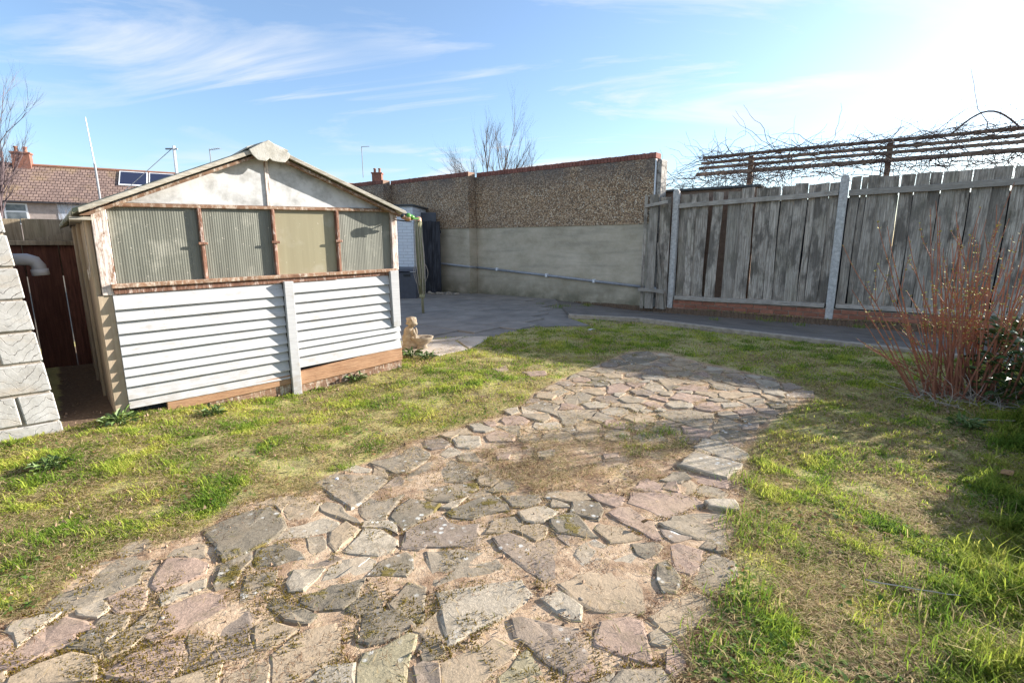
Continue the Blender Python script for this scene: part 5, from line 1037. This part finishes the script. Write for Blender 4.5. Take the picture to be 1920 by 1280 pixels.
# longer tufts
tx, ty, th_, tcnt = [], [], [], []
TU = [(1395, 905, .085, 130), (1390, 985, .10, 170), (1400, 1015, .08, 110), (1415, 1130, .10, 150), (1385, 1150, .09, 120), (1250, 812, .075, 160), (1215, 818, .07, 120), (1170, 822, .06, 80), (1190, 850, .06, 70), (1330, 1225, .10, 60), (1365, 1240, .10, 60), (1850, 790, .13, 160), (1790, 1150, .12, 120), (1850, 1220, .14, 200), (1900, 1120, .13, 160), (1900, 960, .12, 140), (1760, 1265, .12, 120), (40, 1060, .07, 160), (90, 1020, .07, 150), (20, 1010, .07, 120), (640, 790, .05, 120), (560, 760, .06, 120), (800, 690, .06, 110), (880, 680, .05, 90), (1050, 575, .12, 160), (1100, 572, .10, 140), (1015, 570, .09, 90), (1440, 600, .12, 110), (1500, 608, .09, 80), (1340, 597, .08, 60), (1610, 612, .1, 80), (1250, 640, .08, 120), (1180, 645, .08, 120), (1400, 640, .09, 140), (1330, 632, .09, 120), (1550, 668, .08, 120)]
for u, v, hh, c_ in TU:
    a, b_ = gpt(u, v); sp = hh * (.55 if hh < .11 else .9); tx.append(a + rng.normal(0, sp, c_)); ty.append(b_ + rng.normal(0, sp, c_)); th_.append(hh * .72 * (.5 + .8 * rng.random(c_)))
x2, y2, h2_ = map(np.concatenate, (tx, ty, th_)); n2 = len(x2); t = rng.random(n2)[:, None]
c2 = np.array([.10, .20, .025]) * (1 - t) + np.array([.26, .32, .045]) * t; dry2 = rng.random(n2) < .12; c2[dry2] = (.46, .37, .18)
tag(blades('grass_tufts', 'grass_blade', x2, y2, gh(x2, y2) - .004, h2_, .0028 + .002 * rng.random(n2), rng.random(n2) * 6.283, .1 + .6 * rng.random(n2), c2, .55), 'longer tufts of bright grass along the paving edge', 'grass', kind='stuff')
# dry clippings lying flat over turf, joints and the worn middle
x, y = scatter(800000, -5, 8, .85, 8.0, 1.2); inp = inpoly(x, y, PAVE); cl_ = inpoly(x, y, CLIP)
bad = inpoly(x, y, PATIO) | inpoly(x, y, PATH) | inpoly(x, y, SHEDP) | inpoly(x, y, BLOCKP) | inpoly(x, y, ALLEY) | (x < -3.5) | inpoly(x, y, [xy(SF(-3, -.05, 0)), xy(SF(2.2, -.05, 0)), xy(SF(2.2, -9, 0)), xy(SF(-3, -9, 0))])
pvf = np.clip(cell(blur(pv, 10)), 0, 1); cn = vnoise(x, y, 5, 3, 3)
dens = np.where(cl_, .75 * sstep(.36, .60, cn), np.where(inp, .03 + .6 * (1 - pvf) + .16 * sstep(.58, .72, cn) * (x > .0), .62 * sstep(.30, .55, cn)))
farp = inp & (y > 2.2) & ~cl_; dens = np.where(farp, .10 + .5 * sstep(.48, .62, cn), dens)
dens = np.where(on_stone(x, y), dens * np.where(y > 2.4, .45, .14), dens); keep = (rng.random(len(x)) < dens * .8) & ~bad; x, y, cl_ = x[keep], y[keep], cl_[keep]; n = len(x); print('clippings', n)
ts = rng.random(n)[:, None]; cs = np.array([.66, .51, .29]) * (.55 + .65 * ts); gsel = rng.random(n) < .22; cs[gsel] = np.array([.24, .25, .08]); dk_ = rng.random(n) < .2; cs[dk_] = np.array([.20, .12, .07])
hh = (.018 + .035 * rng.random(n)); dist = np.hypot(x, y)
zz_ = gh(x, y) + .004 + .018 * rng.random(n) * np.where(inpoly(x, y, PAVE), 1.0, .7) + np.where(cl_, .012 * rng.random(n), 0)
tag(blades('dry_clippings', 'straw_blade', x, y, zz_, hh, (.0016 + .0014 * rng.random(n)) * np.clip(dist / 2.2, .9, 2.2), rng.random(n) * 6.283, 1.25 + .4 * rng.random(n), cs, .25), 'dry straw-coloured grass clippings scattered on the ground', 'clippings', kind='stuff')
# moss and brown root mat in the joints
x, y = scatter(330000, -3, 3, .85, 4.6, 1.25); inp = inpoly(x, y, PAVE); mo = vnoise(x, y, 3.0, 2, 3); m2 = vnoise(x, y, 11, 5, 2); os_ = on_stone(x, y)
left = sstep(.55, -.5, x); mossy = (mo * .55 + m2 * .45 + .07 * left > .575) ; soily = ~mossy & (vnoise(x, y, 4.2, 7, 3) * .6 + m2 * .4 > .50)
keep = inp & (rng.random(len(x)) < np.where(mossy, np.where(os_, .34 * left + .05, .8), np.where(soily, np.where(os_, .12, .9), 0))); x, y, mossy = x[keep], y[keep], mossy[keep]; n = len(x); ts = rng.random(n)[:, None]
cs = np.where(mossy[:, None], np.array([.20, .145, .02]) * (.5 + .7 * ts), np.array([.21, .115, .065]) * (.5 + .9 * ts)); hs = np.where(mossy, .005 + .006 * rng.random(n), .008 + .012 * rng.random(n))
tag(blades('joint_moss', 'straw_blade', x, y, gh(x, y) + np.where(on_stone(x, y), .010, .004), hs, np.where(mossy, .0035, .0018), rng.random(n) * 6.283, np.where(mossy, .2 + .8 * rng.random(n), .9 + .6 * rng.random(n)), cs, .4), 'olive moss and brown root mat in the paving joints', 'moss', kind='stuff')
# broad little leaves: clover, plantain and dead leaves in the turf
x, y = scatter(60000, -4, 6, .85, 6.5, 1.3); cn = vnoise(x, y, 3.5, 1, 3); keep = (rng.random(len(x)) < .5 * sstep(.5, .68, cn) + .02) & ~inpoly(x, y, PAVE) & ~inpoly(x, y, PATIO) & ~inpoly(x, y, PATH) & ~inpoly(x, y, SHEDP) & ~inpoly(x, y, BLOCKP) & ~inpoly(x, y, ALLEY) & (x > -3.4) & ~inpoly(x, y, [xy(SF(-3, -.05, 0)), xy(SF(2.2, -.05, 0)), xy(SF(2.2, -9, 0)), xy(SF(-3, -9, 0))])
x, y = x[keep], y[keep]; n = len(x); ts = rng.random(n)[:, None]; cs = np.array([.09, .17, .04]) * (1 - ts) + np.array([.22, .30, .07]) * ts; dd_ = rng.random(n) < .2; cs[dd_] = np.array([.30, .17, .08]); hs = .012 + .016 * rng.random(n)
tag(blades('turf_weeds', 'grass_blade', x, y, gh(x, y) + .006 + .012 * rng.random(n), hs, hs * (.45 + .3 * rng.random(n)), rng.random(n) * 6.283, .9 + .5 * rng.random(n), cs, .35), 'small clover and plantain leaves in the turf', 'weeds', kind='stuff')
# crumbs of soil and mortar
x, y = scatter(26000, -4, 6, .85, 6.0, 1.3); inp = inpoly(x, y, PAVE); cn = vnoise(x, y, 4, 6, 3); pvf = cell(blur(pv, 8))
keep = (rng.random(len(x)) < np.where(inp, (.08 + .6 * sstep(.52, .68, cn)) * (1 - .93 * on_stone(x, y)), .4 * sstep(.5, .65, cn))) & ~inpoly(x, y, PATIO) & ~inpoly(x, y, PATH) & ~inpoly(x, y, SHEDP) & ~inpoly(x, y, BLOCKP); x, y = x[keep], y[keep]; n = len(x)
s_ = (.0022 + .006 * rng.random(n) ** 3) * np.clip(np.hypot(x, y) / 2, 1, 1.8); tet = np.array([[1, 0, -.5], [-.5, .87, -.5], [-.5, -.87, -.5], [0, 0, 1.]]); a = rng.random(n) * 6.283; ca, sa = np.cos(a), np.sin(a)
V = np.empty((n, 4, 3), np.float32); T_ = tet[None] * (s_[:, None, None] * (.6 + .8 * rng.random((n, 4, 1)))); V[:, :, 0] = T_[:, :, 0] * ca[:, None] - T_[:, :, 1] * sa[:, None] + x[:, None]; V[:, :, 1] = T_[:, :, 0] * sa[:, None] + T_[:, :, 1] * ca[:, None] + y[:, None]; V[:, :, 2] = T_[:, :, 2] + (gh(x, y) + .006 + .012 * rng.random(n))[:, None]
me = bpy.data.meshes.new('soil_crumbs'); F_ = (np.arange(n) * 4)[:, None, None] + np.array([[[0, 2, 1], [0, 1, 3], [1, 2, 3], [2, 0, 3]]]); me.from_pydata(V.reshape(-1, 3).tolist(), [], F_.reshape(-1, 3).tolist()); me.materials.append(M['soil_crumb']); o = bpy.data.objects.new('soil_crumbs', me); col.objects.link(o); tag(o, 'loose crumbs of soil and mortar between the paving stones', 'soil', kind='stuff')
# ---- small things lying about
def flat_bit(name, u, v, w, l, rot, mat, label, cat, z=.03):
    a, b_ = gpt(u, v); F = Frame(a, b_, rot); zz = float(gh(a, b_)) + z
    m = MB().add([F(-w, -l, zz), F(0, -l * 1.1, zz + .006), F(w, -l * .8, zz + .003), F(w * 1.05, l, zz + .008), F(0, l * 1.15, zz + .014), F(-w * .9, l, zz + .002)] , [(0, 1, 4, 5), (1, 2, 3, 4)]); m.add([v_ - Vector((0, 0, .0025)) for v_ in m.v[:6]], [(5, 4, 1, 0), (4, 3, 2, 1)])
    return tag(m.build(name, mat), label, cat)
flat_bit('paper_scrap', 1110, 623, .05, .03, 20, 'litter', 'white scrap of paper on the shaded grass', 'paper', .06)
flat_bit('dead_leaf', 1212, 993, .024, .010, 15, 'dead_leaf', 'curled brown leaf on the pink paving stone', 'leaf', .035)
flat_bit('dead_leaf', 1885, 902, .035, .022, 40, 'dead_leaf', 'yellow-brown leaf on the shaded grass at right', 'leaf', .05)
for u, v, s, lab in ((632, 906, .010, 'small pale pebble on the grey stone nearest the lawn'), (1088, 1136, .009, 'round buff pebble set in the dry joint'), (306, 1172, .008, 'small dark pebble on the tan paving')):
    a, b_ = gpt(u, v); rock('pebble', (a, b_, .03 + float(gh(a, b_))), s, s * .8, s * .6, 'litter' if 'pale' in lab else 'mortar', lab, 'pebble')
random.seed(77)
for u, v, l, a_, lab in ((1620, 1105, .26, -25, 'long dry twig lying on the right-hand lawn'), (1800, 790, .3, -20, 'bent pale stalk on the grass before the canes'), (672, 1075, .07, 60, 'straw stalk crossing the mossy dark stones')):
    x_, y_ = gpt(u, v); pts, rs = wander((x_, y_, float(gh(x_, y_)) + .035), (math.cos(R(a_)), math.sin(R(a_)), .02), l, 7, .07, -.01, .0028, .0014); tag(MB().tube(pts, rs, 4).build('dry_twig', 'rope'), lab, 'twig')
